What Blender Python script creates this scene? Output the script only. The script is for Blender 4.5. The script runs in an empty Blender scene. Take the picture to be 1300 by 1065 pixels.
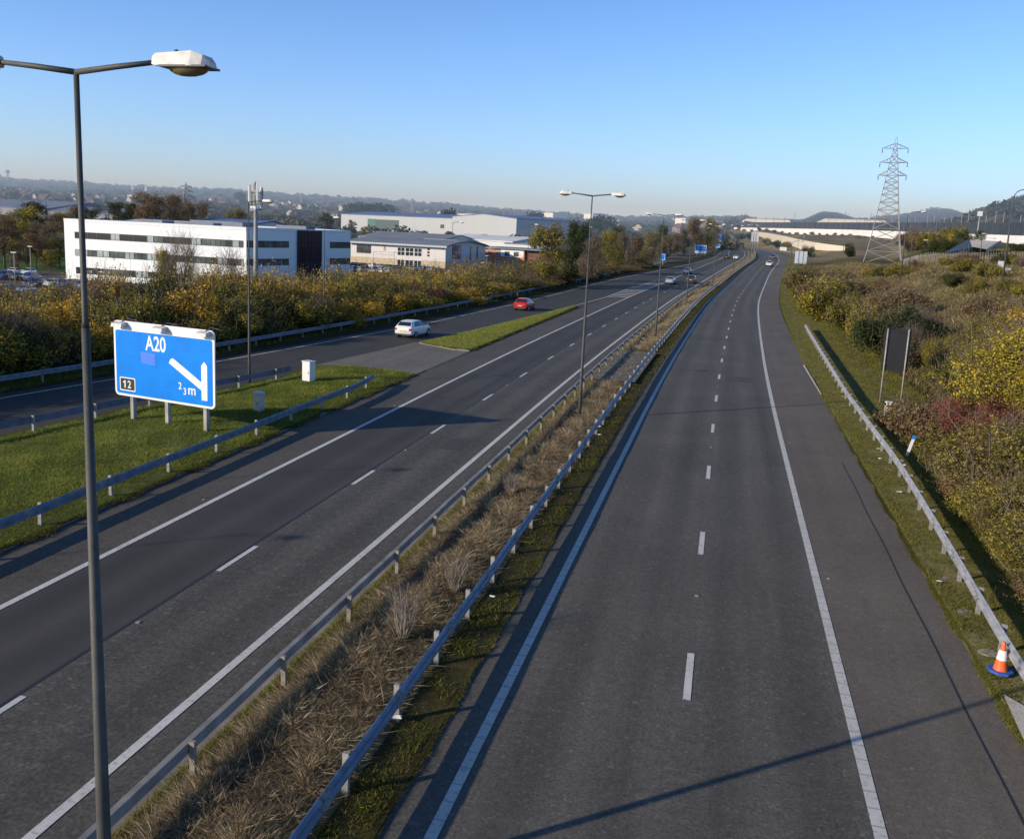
import bpy, bmesh, math, random
import numpy as np
from mathutils import Vector, Matrix

random.seed(11)
rng = np.random.default_rng(11)
sc = bpy.context.scene
col = bpy.context.scene.collection
R = math.radians

# ------------------------------------------------------------------ camera maths (surveyed from the photograph)
F, CX, CY, H, S = 1130.0, 650.0, 487.5, 9.5, 0.046
VP = (928.0, 305.0)
def nrm(v): v = np.array(v, float); return v / np.linalg.norm(v)
Yc = nrm(((VP[0]-CX)/F, (VP[1]-CY)/F, 1))
_b = nrm(((VP[0]-500-CX)/F, (VP[1]-500*S-CY)/F, 1))
Zc = nrm(np.cross(Yc, _b))
if Zc[1] > 0: Zc = -Zc
Xc = nrm(np.cross(Yc, Zc))
def hor(px): return VP[1] - (VP[0]-px)*S
def P(px, py, D):
    c = np.array([(px-CX)/F*D, (py-CY)/F*D, D])
    return (float(c@Xc), float(c@Yc), float(c@Zc)+H)
def colz(px, D, z):
    c0 = (px-CX)/F*D
    yc = (z-H-c0*Zc[0]-D*Zc[2])/Zc[1]
    c = np.array([c0, yc, D])
    return (float(c@Xc), float(c@Yc))
def zpy(px, py, D): return P(px, py, D)[2]
RIGHT = nrm((Xc[0], Yc[0])); FWD = nrm((Xc[2], Yc[2]))

# ------------------------------------------------------------------ road alignment
def smooth(tab, w=14):
    xs = [a for a, b in tab]; ys = [b for a, b in tab]
    def f(Y):
        return sum(np.interp(Y+d, xs, ys) for d in (-w, -w/2, 0, w/2, w))/5
    return f
zr = smooth([(-1000,0),(130,0),(180,.35),(237,1.15),(312,2.75),(360,3.7),(450,4.9),(600,5.6),(5000,5.6)], 20)
Cn = smooth([(-500,-6.75),(60,-6.75),(90,-6.3),(125,-5.6),(150,-4.8),(188,-2.7),(240,.3),(285,3.6),(315,6.1),(345,8.0),
             (395,9.3),(440,9.4),(500,8.0),(560,3),(640,-9),(700,-22),(780,-55),(850,-100),(950,-180)])
def lin(tab):
    xs = [a for a, b in tab]; ys = [b for a, b in tab]
    return lambda Y: np.interp(Y, xs, ys)
def U(u): return lambda Y: Cn(Y)+u
slipFar = smooth([(-20,-40.5),(20,-37.2),(37,-35.2),(44,-33.9),(52,-32.6),(64,-31.1),(75,-29.7),(85,-28.6),(111,-27.0),(136,-25.6),(160,-24.6),(186,-22.9),(220,-18.6),(260,-13.6),(285,-9.9),(340,-5.0),(395,-3.8)], 6)
slipBar = smooth([(-20,-42.4),(20,-38.6),(38,-36.6),(46,-35.4),(55,-34.5),(67,-33.3),(84,-32.0),(105,-30.7),(125,-29.8),(176,-26.8),(209,-24.3)], 5)
goreBarL = smooth([(-20,-36.0),(10,-31.8),(30,-28.6),(36,-27.6),(43,-26.4),(49,-25.2)], 3)
slipNear = smooth([(57,-26.3),(69,-24.5),(79,-23.2),(104,-20.6),(116,-19.6),(136,-17.9),(165,-17.0),(190,-14.4)], 3)
edgeL = lambda Y: np.minimum(slipFar(Y)-1.0, Cn(Y)-12.3)
barR = smooth([(-20,6.75),(20,6.9),(25,7.1),(38,7.6),(57,7.65),(80,8.2),(102,8.75)], 3)

# ------------------------------------------------------------------ terrain
def sky(px): return np.interp(px, [0,100,200,300,400,500,600,700,800,900,960], [227,234,240,243,250,256,264,272,277,276,279])
COLS = {}
Ds = [30,60,130,260,350,450,550,700,900,1300,1700,2300,3000]
for px in (-900,-300,0,100,200,300,400,500,600,700,800,860):
    f = (hor(max(px,0))-sky(max(px,0)))/35.0
    zz = [-1,-2.5,-4.5,-4.3,-3,0,2.5,6,8.5]
    zz += [H+D/F*k*f for D, k in ((1300,15),(1700,20),(2300,27),(3000,35))]
    COLS[px] = list(zip(Ds, zz))
def cc(px, items): COLS[px] = [(D, z if kind == 'z' else zpy(px, z, D)) for D, kind, z in items]
cc(930, [(30,'z',0),(130,'z',0),(300,'z',2.3),(430,'z',4.5),(600,'z',5.3),(800,'p',300),(900,'p',291),(1300,'p',287),(3000,'p',278)])
cc(960, [(30,'z',0),(130,'z',0),(300,'z',2.4),(430,'z',4.7),(600,'z',5.6),(672,'p',299),(694,'p',294.5),(800,'p',293),(850,'p',292.5),(1300,'p',289),(3000,'p',279)])
cc(1008,[(30,'z',0),(100,'z',.4),(200,'z',2),(300,'z',3.0),(455,'p',316.5),(474,'p',303.5),(690,'p',295.5),(740,'p',295.5),(1300,'p',290),(3000,'p',279)])
cc(1031,[(30,'z',0),(100,'z',.5),(200,'z',2),(300,'z',3.2),(412,'p',322.5),(432,'p',308),(670,'p',296),(720,'p',296),(1300,'p',290),(3300,'p',269)])
cc(1050,[(30,'z',0),(100,'z',1),(200,'z',3),(300,'z',4.0),(405,'p',321),(422,'p',311),(640,'p',297),(690,'p',297),(1300,'p',291),(3300,'p',271)])
cc(1080,[(30,'z',1),(60,'z',2),(100,'z',3),(200,'z',4),(300,'z',4.5),(395,'p',317),(402,'p',314),(590,'p',298.5),(640,'p',298.5),(1300,'p',293),(3000,'p',279)])
cc(1120,[(30,'z',1.5),(60,'z',2.6),(100,'z',3.5),(200,'z',3.8),(300,'z',3.9),(400,'p',318),(535,'p',301.5),(600,'p',301.5),(1300,'p',293),(3000,'p',276)])
cc(1165,[(25,'z',1.5),(60,'z',3.0),(100,'z',4.2),(180,'p',333),(300,'p',322),(480,'p',303),(560,'p',303),(1300,'p',293),(2600,'p',270),(3000,'p',266)])
cc(1190,[(25,'z',1.5),(60,'z',3.4),(100,'z',4.6),(180,'p',333),(300,'p',320),(465,'p',304),(540,'p',304),(1300,'p',289),(2600,'p',270),(3000,'p',267)])
cc(1215,[(25,'z',1.6),(60,'z',3.8),(100,'z',5.0),(180,'p',333),(300,'p',320),(440,'p',304.5),(500,'p',304.5),(1250,'p',281),(3000,'p',276)])
cc(1250,[(25,'z',1.8),(60,'z',4.2),(100,'z',5.6),(180,'p',332),(300,'p',315),(395,'p',306),(450,'p',306),(1250,'p',268),(3000,'p',268)])
cc(1300,[(25,'z',2.0),(60,'z',4.8),(100,'z',6.2),(180,'p',332),(260,'p',319),(335,'p',309),(390,'p',309),(800,'p',290),(1250,'p',249),(3000,'p',249)])
cc(1600,[(25,'z',2.2),(60,'z',5),(100,'z',6.4),(180,'z',8),(260,'z',10),(335,'z',13),(600,'z',22),(900,'z',60),(1250,'z',90),(3000,'z',90)])
cc(2600,[(25,'z',2.2),(60,'z',5),(100,'z',6.4),(180,'z',8),(260,'z',10),(335,'z',13),(600,'z',22),(900,'z',60),(1250,'z',90),(3000,'z',90)])
_cp = sorted(COLS)
def smoothstep(a, b, x):
    t = np.clip((x-a)/(b-a), 0, 1); return t*t*(3-2*t)
def terr(x, y):
    x = np.asarray(x, float); y = np.asarray(y, float)
    lat = x*RIGHT[0]+y*RIGHT[1]; dep = x*FWD[0]+y*FWD[1]
    r = np.sqrt(lat*lat+dep*dep)
    ang = np.clip(np.arctan2(lat, np.maximum(dep, 1e-3)), -1.2, 1.2)
    px = CX + F*np.tan(ang)*.985 + 3
    D = np.where(dep > .3*r, dep, .3*r)
    lD = np.log(np.maximum(D, 5))
    vals = np.stack([np.interp(lD, np.log([d for d, z in COLS[c]]), [z for d, z in COLS[c]]) for c in _cp])
    pxc = np.clip(px, _cp[0], _cp[-1]-1e-6)
    idx = np.clip(np.searchsorted(_cp, pxc, side='right')-1, 0, len(_cp)-2)
    cp = np.array(_cp, float)
    t = (pxc-cp[idx])/(cp[idx+1]-cp[idx])
    ii = np.arange(idx.size)
    v = vals.reshape(len(_cp), -1)
    z = (v[idx.ravel(), ii]*(1-t.ravel())+v[idx.ravel()+1, ii]*t.ravel()).reshape(x.shape)
    # gentle natural unevenness
    z = z + (np.sin(x*.031+y*.017)*np.cos(y*.023-x*.011))*np.clip((D-250)/900, 0, 1)*3.0
    # road corridor
    xl = np.minimum(slipBar(np.minimum(y, 209))-1.6+np.clip(y-209, 0, 60)*.1, Cn(y)-14)
    xr = Cn(y)+16.2+np.interp(y, [45,58,125,140], [0,2.8,2.8,0])
    w = np.where(x < xl, 1-smoothstep(0, 11, xl-x), np.where(x > xr, 1-smoothstep(0, 16, x-xr), 1.0))
    w = w*(1-smoothstep(560, 700, y))
    return z*(1-w)+(zr(y)-.28)*w
def tz(x, y): return float(terr(np.array([x]), np.array([y]))[0])
def ground_at(px, D):
    """a point of the terrain seen in column px at depth D"""
    z = 0
    for _ in range(4):
        x, y = colz(px, D, z); z = tz(x, y)
    return x, y, z

# ------------------------------------------------------------------ materials
MATS = {}
def new_mat(name):
    m = bpy.data.materials.new(name); m.use_nodes = True
    nt = m.node_tree; b = nt.nodes['Principled BSDF']
    return m, nt, b
def mat(name, c, rough=.6, metal=0, var=.15, scale=3.0, bump=0, bscale=40, spec=.5, detail=4, tint=None, coord='Object', emis=None):
    if name in MATS: return MATS[name]
    m, nt, b = new_mat(name); N = nt.nodes; L = nt.links
    tc = N.new('ShaderNodeTexCoord')
    no = N.new('ShaderNodeTexNoise'); no.inputs['Scale'].default_value = scale; no.inputs['Detail'].default_value = detail
    L.new(tc.outputs[coord], no.inputs['Vector'])
    rp = N.new('ShaderNodeValToRGB'); L.new(no.outputs['Fac'], rp.inputs['Fac'])
    lo = [max(0, q*(1-var)) for q in c]; hi = [min(1, q*(1+var)) for q in c]
    if tint: hi = list(tint)
    rp.color_ramp.elements[0].position = .3; rp.color_ramp.elements[1].position = .7
    rp.color_ramp.elements[0].color = (*lo, 1); rp.color_ramp.elements[1].color = (*hi, 1)
    L.new(rp.outputs['Color'], b.inputs['Base Color'])
    b.inputs['Roughness'].default_value = rough; b.inputs['Metallic'].default_value = metal
    b.inputs['Specular IOR Level'].default_value = spec
    if bump:
        n2 = N.new('ShaderNodeTexNoise'); n2.inputs['Scale'].default_value = bscale; n2.inputs['Detail'].default_value = 6
        L.new(tc.outputs[coord], n2.inputs['Vector'])
        bp = N.new('ShaderNodeBump'); bp.inputs['Strength'].default_value = bump; bp.inputs['Distance'].default_value = .02
        L.new(n2.outputs['Fac'], bp.inputs['Height']); L.new(bp.outputs['Normal'], b.inputs['Normal'])
    MATS[name] = m
    return m

def asphalt(name, c, grain=.35, gscale=28, streak=.25, track=None):
    m, nt, b = new_mat(name); N = nt.nodes; L = nt.links
    g = N.new('ShaderNodeNewGeometry')
    def noise(scale, detail=5, vec=None, rough=.6):
        n = N.new('ShaderNodeTexNoise'); n.inputs['Scale'].default_value = scale; n.inputs['Detail'].default_value = detail
        n.inputs['Roughness'].default_value = rough
        L.new(vec if vec else g.outputs['Position'], n.inputs['Vector']); return n
    mp = N.new('ShaderNodeMapping'); mp.inputs['Scale'].default_value = (1.1, .035, 1); L.new(g.outputs['Position'], mp.inputs['Vector'])
    fine = noise(gscale, 3); big = noise(.22, 6); stk = noise(1.0, 5, mp.outputs['Vector']); fine2 = noise(gscale*.28, 4)
    def mr(src, lo, hi, a=.25, z=.75):
        q = N.new('ShaderNodeMapRange'); q.inputs[1].default_value = a; q.inputs[2].default_value = z
        q.inputs[3].default_value = lo; q.inputs[4].default_value = hi; L.new(src, q.inputs[0]); return q.outputs[0]
    def mul(a, b2):
        q = N.new('ShaderNodeMath'); q.operation = 'MULTIPLY'; L.new(a, q.inputs[0]); L.new(b2, q.inputs[1]); return q.outputs[0]
    v = mul(mul(mr(fine.outputs['Fac'], 1-grain, 1+grain), mr(fine2.outputs['Fac'], 1-grain*.5, 1+grain*.5)), mul(mr(big.outputs['Fac'], .82, 1.18), mr(stk.outputs['Fac'], 1-streak, 1+streak)))
    if track is not None:
        au = N.new('ShaderNodeAttribute'); au.attribute_name = 'u'
        w1 = N.new('ShaderNodeMath'); w1.operation = 'MULTIPLY_ADD'; w1.inputs[1].default_value = 2*math.pi/1.75; w1.inputs[2].default_value = -track*2*math.pi/1.75; L.new(au.outputs['Fac'], w1.inputs[0])
        w2 = N.new('ShaderNodeMath'); w2.operation = 'COSINE'; L.new(w1.outputs[0], w2.inputs[0])
        w3 = N.new('ShaderNodeMath'); w3.operation = 'MULTIPLY_ADD'; w3.inputs[1].default_value = -.12; w3.inputs[2].default_value = .96; L.new(w2.outputs[0], w3.inputs[0])
        v = mul(v, w3.outputs[0])
    # pale chippings and dark speckle
    vo = N.new('ShaderNodeTexVoronoi'); vo.inputs['Scale'].default_value = gscale*.9; L.new(g.outputs['Position'], vo.inputs['Vector'])
    cr = N.new('ShaderNodeValToRGB'); L.new(vo.outputs['Color'], cr.inputs['Fac'])
    cr.color_ramp.elements[0].position = .80; cr.color_ramp.elements[0].color = (0,0,0,1); cr.color_ramp.elements[1].position = .95; cr.color_ramp.elements[1].color = (1,1,1,1)
    ad = N.new('ShaderNodeMath'); ad.operation = 'MULTIPLY_ADD'; L.new(cr.outputs['Color'], ad.inputs[0]); ad.inputs[1].default_value = grain*1.2; L.new(v, ad.inputs[2])
    mx = N.new('ShaderNodeMix'); mx.data_type = 'RGBA'; mx.blend_type = 'MULTIPLY'; mx.inputs[0].default_value = 1
    mx.inputs[6].default_value = (*c, 1)
    cb = N.new('ShaderNodeCombineColor'); [L.new(ad.outputs[0], cb.inputs[k]) for k in range(3)]
    L.new(cb.outputs[0], mx.inputs[7]); last = mx.outputs[2]
    # oil and rubber stains
    st = noise(.75, 3); sm = mr(st.outputs['Fac'], 0, 1, .68, .80)
    m2 = N.new('ShaderNodeMix'); m2.data_type = 'RGBA'; m2.inputs[7].default_value = (c[0]*.45, c[1]*.45, c[2]*.48, 1)
    fq = N.new('ShaderNodeMath'); fq.operation = 'MULTIPLY'; L.new(sm, fq.inputs[0]); fq.inputs[1].default_value = .6
    L.new(fq.outputs[0], m2.inputs[0]); L.new(last, m2.inputs[6])
    L.new(m2.outputs[2], b.inputs['Base Color'])
    b.inputs['Roughness'].default_value = .82; b.inputs['Specular IOR Level'].default_value = .35
    bp = N.new('ShaderNodeBump'); bp.inputs['Strength'].default_value = .5; bp.inputs['Distance'].default_value = .012
    L.new(fine.outputs['Fac'], bp.inputs['Height']); L.new(bp.outputs['Normal'], b.inputs['Normal'])
    MATS[name] = m; return m

def paint_mat(name, c, ribs=False):
    m, nt, b = new_mat(name); N = nt.nodes; L = nt.links
    g = N.new('ShaderNodeNewGeometry')
    n = N.new('ShaderNodeTexNoise'); n.inputs['Scale'].default_value = 9; n.inputs['Detail'].default_value = 8; n.inputs['Roughness'].default_value = .75
    L.new(g.outputs['Position'], n.inputs['Vector'])
    r = N.new('ShaderNodeValToRGB'); L.new(n.outputs['Fac'], r.inputs['Fac'])
    r.color_ramp.elements[0].position = .30; r.color_ramp.elements[0].color = (.16,.155,.15,1)
    r.color_ramp.elements[1].position = .47; r.color_ramp.elements[1].color = (*c, 1)
    last = r.outputs['Color']
    n3 = N.new('ShaderNodeTexNoise'); n3.inputs['Scale'].default_value = .9; L.new(g.outputs['Position'], n3.inputs['Vector'])
    m3 = N.new('ShaderNodeMix'); m3.data_type = 'RGBA'; m3.blend_type = 'MULTIPLY'; L.new(n3.outputs['Fac'], m3.inputs[0]); L.new(last, m3.inputs[6]); m3.inputs[7].default_value = (.68,.66,.62,1)
    last = m3.outputs[2]
    if ribs:
        sx = N.new('ShaderNodeSeparateXYZ'); L.new(g.outputs['Position'], sx.inputs[0])
        a = N.new('ShaderNodeMath'); a.operation = 'MULTIPLY'; a.inputs[1].default_value = 2.0; L.new(sx.outputs['Y'], a.inputs[0])
        fr = N.new('ShaderNodeMath'); fr.operation = 'FRACT'; L.new(a.outputs[0], fr.inputs[0])
        gt = N.new('ShaderNodeMath'); gt.operation = 'LESS_THAN'; gt.inputs[1].default_value = .09; L.new(fr.outputs[0], gt.inputs[0])
        mm = N.new('ShaderNodeMix'); mm.data_type = 'RGBA'; L.new(gt.outputs[0], mm.inputs[0]); L.new(last, mm.inputs[6]); mm.inputs[7].default_value = (.36,.35,.33,1)
        last = mm.outputs[2]
    L.new(last, b.inputs['Base Color']); b.inputs['Roughness'].default_value = .7
    MATS[name] = m; return m

def leaf_mat(name, dark, mid, light, transl=.3, dead=False):
    """foliage: per-leaf tone attribute + per-plant random value"""
    m, nt, b = new_mat(name); N = nt.nodes; L = nt.links
    at = N.new('ShaderNodeAttribute'); at.attribute_name = 'tone'
    oi = N.new('ShaderNodeObjectInfo')
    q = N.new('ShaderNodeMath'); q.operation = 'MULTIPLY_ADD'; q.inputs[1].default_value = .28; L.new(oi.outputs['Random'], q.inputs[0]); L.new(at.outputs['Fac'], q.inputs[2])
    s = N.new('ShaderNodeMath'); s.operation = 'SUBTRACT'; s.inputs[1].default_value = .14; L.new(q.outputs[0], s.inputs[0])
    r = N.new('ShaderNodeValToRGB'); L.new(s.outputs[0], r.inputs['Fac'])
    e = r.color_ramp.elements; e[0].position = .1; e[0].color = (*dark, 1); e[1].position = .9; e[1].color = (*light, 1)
    k = e.new(.5); k.color = (*mid, 1)
    L.new(r.outputs['Color'], b.inputs['Base Color']); b.inputs['Roughness'].default_value = .6; b.inputs['Specular IOR Level'].default_value = .25
    tr = N.new('ShaderNodeBsdfTranslucent'); L.new(r.outputs['Color'], tr.inputs['Color'])
    ms = N.new('ShaderNodeMixShader'); ms.inputs[0].default_value = transl
    L.new(b.outputs[0], ms.inputs[1]); L.new(tr.outputs[0], ms.inputs[2]); L.new(ms.outputs[0], N['Material Output'].inputs['Surface'])
    MATS[name] = m; return m

def facade_mat(name, c, panel=(1.2, .9), line=.8, rough=.45):
    """cladding panels with fine joint lines, world space"""
    m, nt, b = new_mat(name); N = nt.nodes; L = nt.links
    tc = N.new('ShaderNodeTexCoord')
    br = N.new('ShaderNodeTexBrick'); br.offset = 0; br.inputs['Scale'].default_value = 1
    br.inputs['Brick Width'].default_value = panel[0]; br.inputs['Row Height'].default_value = panel[1]; br.inputs['Mortar Size'].default_value = .025
    br.inputs['Color1'].default_value = (*c, 1); br.inputs['Color2'].default_value = (*[q*.965 for q in c], 1); br.inputs['Mortar'].default_value = (*[q*line for q in c], 1)
    sx = N.new('ShaderNodeSeparateXYZ'); L.new(tc.outputs['Object'], sx.inputs[0])
    ad = N.new('ShaderNodeMath'); L.new(sx.outputs['X'], ad.inputs[0]); L.new(sx.outputs['Y'], ad.inputs[1])
    cb = N.new('ShaderNodeCombineXYZ'); L.new(ad.outputs[0], cb.inputs[0]); L.new(sx.outputs['Z'], cb.inputs[1])
    L.new(cb.outputs[0], br.inputs['Vector']); L.new(br.outputs['Color'], b.inputs['Base Color']); b.inputs['Roughness'].default_value = rough
    MATS[name] = m; return m

WHITE = mat('white_paint', (.72,.72,.71), .45, var=.06, scale=2)
SIGNW = mat('sign_white', (.80,.80,.78), .5, var=.08, scale=1.4)
SIGNB = mat('sign_blue', (.0,.215,.76), .5, var=.10, spec=.2, scale=1.1)
SIGNP = mat('faded_patch', (.06,.20,.76), .5, var=.06)
BLACK = mat('black_paint', (.02,.02,.022), .5)
GALV = mat('galvanised_steel', (.34,.36,.39), .42, metal=.55, var=.22, scale=5, bump=.15)
GALVR = mat('weathered_rail', (.42,.41,.41), .5, metal=.35, var=.25, scale=2.5, bump=.15)
GALVP = mat('galvanised_post', (.29,.27,.245), .6, metal=.1, var=.25, scale=5)
RAILB = mat('blue_grey_rail', (.17,.21,.27), .45, metal=.35, var=.3, scale=3, bump=.1)
GALVD = mat('dull_rail', (.27,.245,.215), .6, metal=.1, var=.3, scale=2, bump=.15)
POSTB = mat('weathered_post', (.26,.22,.17), .8, var=.35, scale=4)
POLE = mat('lamp_column_steel', (.065,.062,.056), .65, metal=.1, var=.22, scale=3, bump=.2, bscale=30)
LANT = mat('lantern_shell', (.62,.58,.53), .6, var=.22, scale=7, bump=.1)
BOWL = mat('lantern_bowl', (.22,.15,.07), .25, var=.3, scale=6)
DARKM = mat('dark_metal', (.05,.05,.055), .5)
CONC = mat('concrete', (.34,.32,.28), .9, var=.25, scale=1.5, bump=.5)
CONCL = mat('pale_concrete', (.52,.48,.41), .9, var=.18, scale=.3, bump=.3)
SPLICE = mat('dull_splice', (.24,.23,.22), .7, metal=.2, var=.4, scale=8)
FOOT = mat('dirty_footing', (.30,.26,.20), .95, var=.5, scale=5, bump=.6)
CAB = mat('cabinet_grey', (.62,.62,.60), .5, var=.1, scale=3)
BARK = mat('bark', (.09,.07,.055), .9, var=.35, scale=6, bump=.6, bscale=12)
TWIG = mat('twig', (.17,.13,.10), .85, var=.4, scale=2)
TYRE = mat('tyre_rubber', (.02,.02,.02), .8)
RIM = mat('alloy_rim', (.45,.46,.48), .35, metal=.8)
GLASS = mat('car_glass', (.02,.027,.035), .08, var=.1)
WGLASS = mat('window_glass', (.045,.06,.07), .12, var=.5, scale=.35, tint=(.16,.19,.18))
NAVY = mat('dark_glazing', (.006,.010,.030), .15, var=.3, scale=.3)
ROOFW = mat('pale_roof', (.62,.62,.62), .7, var=.12, scale=.1)
ROOFB = mat('blue_grey_roof', (.12,.18,.34), .8, spec=.2, var=.12, scale=.15)
ROOFG = mat('grey_metal_roof', (.20,.22,.25), .75, spec=.2, var=.12, scale=.2)
BRICKO = mat('orange_brick', (.60,.20,.08), .85, var=.2, scale=1.5)
STONE = mat('buff_stone', (.50,.41,.27), .85, var=.15, scale=1.2)
CREAM = facade_mat('cream_panels', (.62,.58,.54), (3.0,1.5), .9)
CLADW = facade_mat('white_cladding', (.80,.80,.79), (1.6,.75), .90)
CLADS = facade_mat('silver_cladding', (.43,.45,.46), (2.2,12), .85)
GREENP = mat('green_panel', (.05,.16,.11), .6)
BLUEP = mat('blue_panel', (.07,.22,.5), .5)
REDL = mat('tail_lamp', (.45,.02,.015), .25)
LAMPW = mat('head_lamp', (.7,.72,.74), .12)
YPLATE = mat('yellow_plate', (.70,.50,.04), .4)
WPLATE = mat('white_plate', (.7,.7,.68), .4)
ORANGE = mat('cone_orange', (.78,.13,.03), .45, var=.1, scale=12)
REFL = mat('reflective_sleeve', (.78,.78,.76), .4, var=.05)
BLUEB = mat('blue_rubber', (.03,.10,.42), .6)
SOLID = mat('barrier_dark', (.035,.042,.055), .7, var=.3, scale=.25)
ASL1 = asphalt('asphalt_smooth_dark', (.060,.055,.048), .14, 30, .16, -7.05)
ASL2 = asphalt('asphalt_coarse', (.090,.082,.068), .55, 13, .14, -3.7)
ASSH = asphalt('asphalt_shoulder', (.088,.077,.062), .45, 14, .12)
ASR = asphalt('asphalt_right', (.100,.091,.076), .42, 16, .24, 3.9)
ASRS = asphalt('asphalt_right_shoulder', (.134,.112,.088), .30, 16, .15)
ASSL = asphalt('asphalt_slip', (.052,.048,.042), .25, 20, .15)
PAVE = asphalt('worn_paving', (.15,.135,.11), .30, 9, .2)
PAINT = paint_mat('road_paint', (.72,.70,.66)); PAINTR = paint_mat('ribbed_road_paint', (.68,.66,.61), True)
TAR = mat('tar_joint', (.022,.022,.024), .6, coord='Object')
KERB = mat('kerb_concrete', (.20,.18,.155), .9, var=.4, scale=.8, bump=.4)

KIDS = {}
# ------------------------------------------------------------------ mesh helpers
class MB:
    def __init__(s): s.v = []; s.f = []; s.m = []; s.sm = []
    def add(s, vs, fs, mi=0, smooth=False):
        o = len(s.v); s.v += [tuple(map(float, p)) for p in vs]
        for f in fs: s.f.append([i+o for i in f]); s.m.append(mi); s.sm.append(smooth)
    def box(s, x0, x1, y0, y1, z0, z1, mi=0):
        s.add([(x0,y0,z0),(x1,y0,z0),(x1,y1,z0),(x0,y1,z0),(x0,y0,z1),(x1,y0,z1),(x1,y1,z1),(x0,y1,z1)],
              [(3,2,1,0),(4,5,6,7),(0,1,5,4),(1,2,6,5),(2,3,7,6),(3,0,4,7)], mi)
    def prism(s, poly, z0, z1, mi=0):
        n = len(poly)
        s.add([(x,y,z0) for x, y in poly]+[(x,y,z1) for x, y in poly],
              [tuple(range(n-1,-1,-1)), tuple(range(n,2*n))]+[(i,(i+1)%n,n+(i+1)%n,n+i) for i in range(n)], mi)
    def slab(s, poly, y0, y1, mi=0):
        """polygon in x,z extruded along y"""
        n = len(poly)
        s.add([(x,y0,z) for x, z in poly]+[(x,y1,z) for x, z in poly],
              [tuple(range(n)), tuple(range(2*n-1,n-1,-1))]+[(i,n+i,n+(i+1)%n,(i+1)%n) for i in range(n)], mi)
    def tube(s, pts, rad, n=8, mi=0, smooth=True, cap=True):
        pts = [Vector(p) for p in pts]; rs = rad if isinstance(rad, (list, tuple)) else [rad]*len(pts)
        vs = []
        for i, p in enumerate(pts):
            d = (pts[min(i+1, len(pts)-1)]-pts[max(i-1, 0)]).normalized()
            a = d.orthogonal().normalized() if abs(d.z) > .9 else d.cross(Vector((0,0,1))).normalized()
            if abs(d.z) > .9: a = (Vector((1,0,0))-d*d.x).normalized()
            b = d.cross(a)
            for k in range(n):
                t = 2*math.pi*k/n; vs.append(p+(a*math.cos(t)+b*math.sin(t))*rs[i])
        fs = []
        for i in range(len(pts)-1):
            for k in range(n):
                fs.append((i*n+k, i*n+(k+1)%n, (i+1)*n+(k+1)%n, (i+1)*n+k))
        s.add(vs, fs, mi, smooth)
        if cap:
            o = len(s.v)-len(vs)
            s.f.append([o+k for k in range(n-1,-1,-1)]); s.m.append(mi); s.sm.append(False)
            s.f.append([o+(len(pts)-1)*n+k for k in range(n)]); s.m.append(mi); s.sm.append(False)
    def bar(s, a, b, w, mi=0):
        s.tube([a, b], w, 4, mi, False)
    def build(s, name, mats, parent=None, loc=None):
        me = bpy.data.meshes.new(name); me.from_pydata(s.v, [], s.f)
        mats = mats if isinstance(mats, (list, tuple)) else [mats]
        for m in mats: me.materials.append(m)
        me.polygons.foreach_set('material_index', s.m); me.polygons.foreach_set('use_smooth', s.sm)
        me.update()
        o = bpy.data.objects.new(name, me); col.objects.link(o)
        if parent: setp(o, parent)
        if loc: o.location = loc
        return o
def np_mesh(name, verts, faces, m, tone=None, parent=None):
    """verts (N,3), faces (M,k) as numpy"""
    me = bpy.data.meshes.new(name); k = faces.shape[1]
    me.vertices.add(len(verts)); me.vertices.foreach_set('co', verts.astype(np.float32).ravel())
    me.loops.add(faces.size); me.loops.foreach_set('vertex_index', faces.astype(np.int32).ravel())
    me.polygons.add(len(faces)); me.polygons.foreach_set('loop_start', np.arange(0, faces.size, k, dtype=np.int32))
    me.update(calc_edges=True)
    if tone is not None:
        a = me.attributes.new('tone', 'FLOAT', 'POINT'); a.data.foreach_set('value', tone.astype(np.float32))
    me.materials.append(m)
    o = bpy.data.objects.new(name, me); col.objects.link(o)
    if parent: setp(o, parent)
    return o
def empty(name, loc=(0,0,0), rz=0):
    o = bpy.data.objects.new(name, None); col.objects.link(o); o.location = loc; o.rotation_euler = (0,0,rz); o.empty_display_size = .3
    return o
def tag(o, label=None, cat=None, group=None, kind=None):
    if label: o['label'] = label
    if cat: o['category'] = cat
    if group: o['group'] = group
    if kind: o['kind'] = kind
    return o
def kids(o):
    return list(KIDS.get(o.as_pointer(), ()))
def setp(o, parent):
    o.parent = parent; KIDS.setdefault(parent.as_pointer(), []).append(o)
def copy_tree(o, parent=None):
    c = o.copy(); col.objects.link(c)
    if parent: setp(c, parent)
    for ch in kids(o): copy_tree(ch, c)
    return c
def structure(o, label=None):
    o['kind'] = 'structure'
    if label: o['label'] = label
    return o

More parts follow.
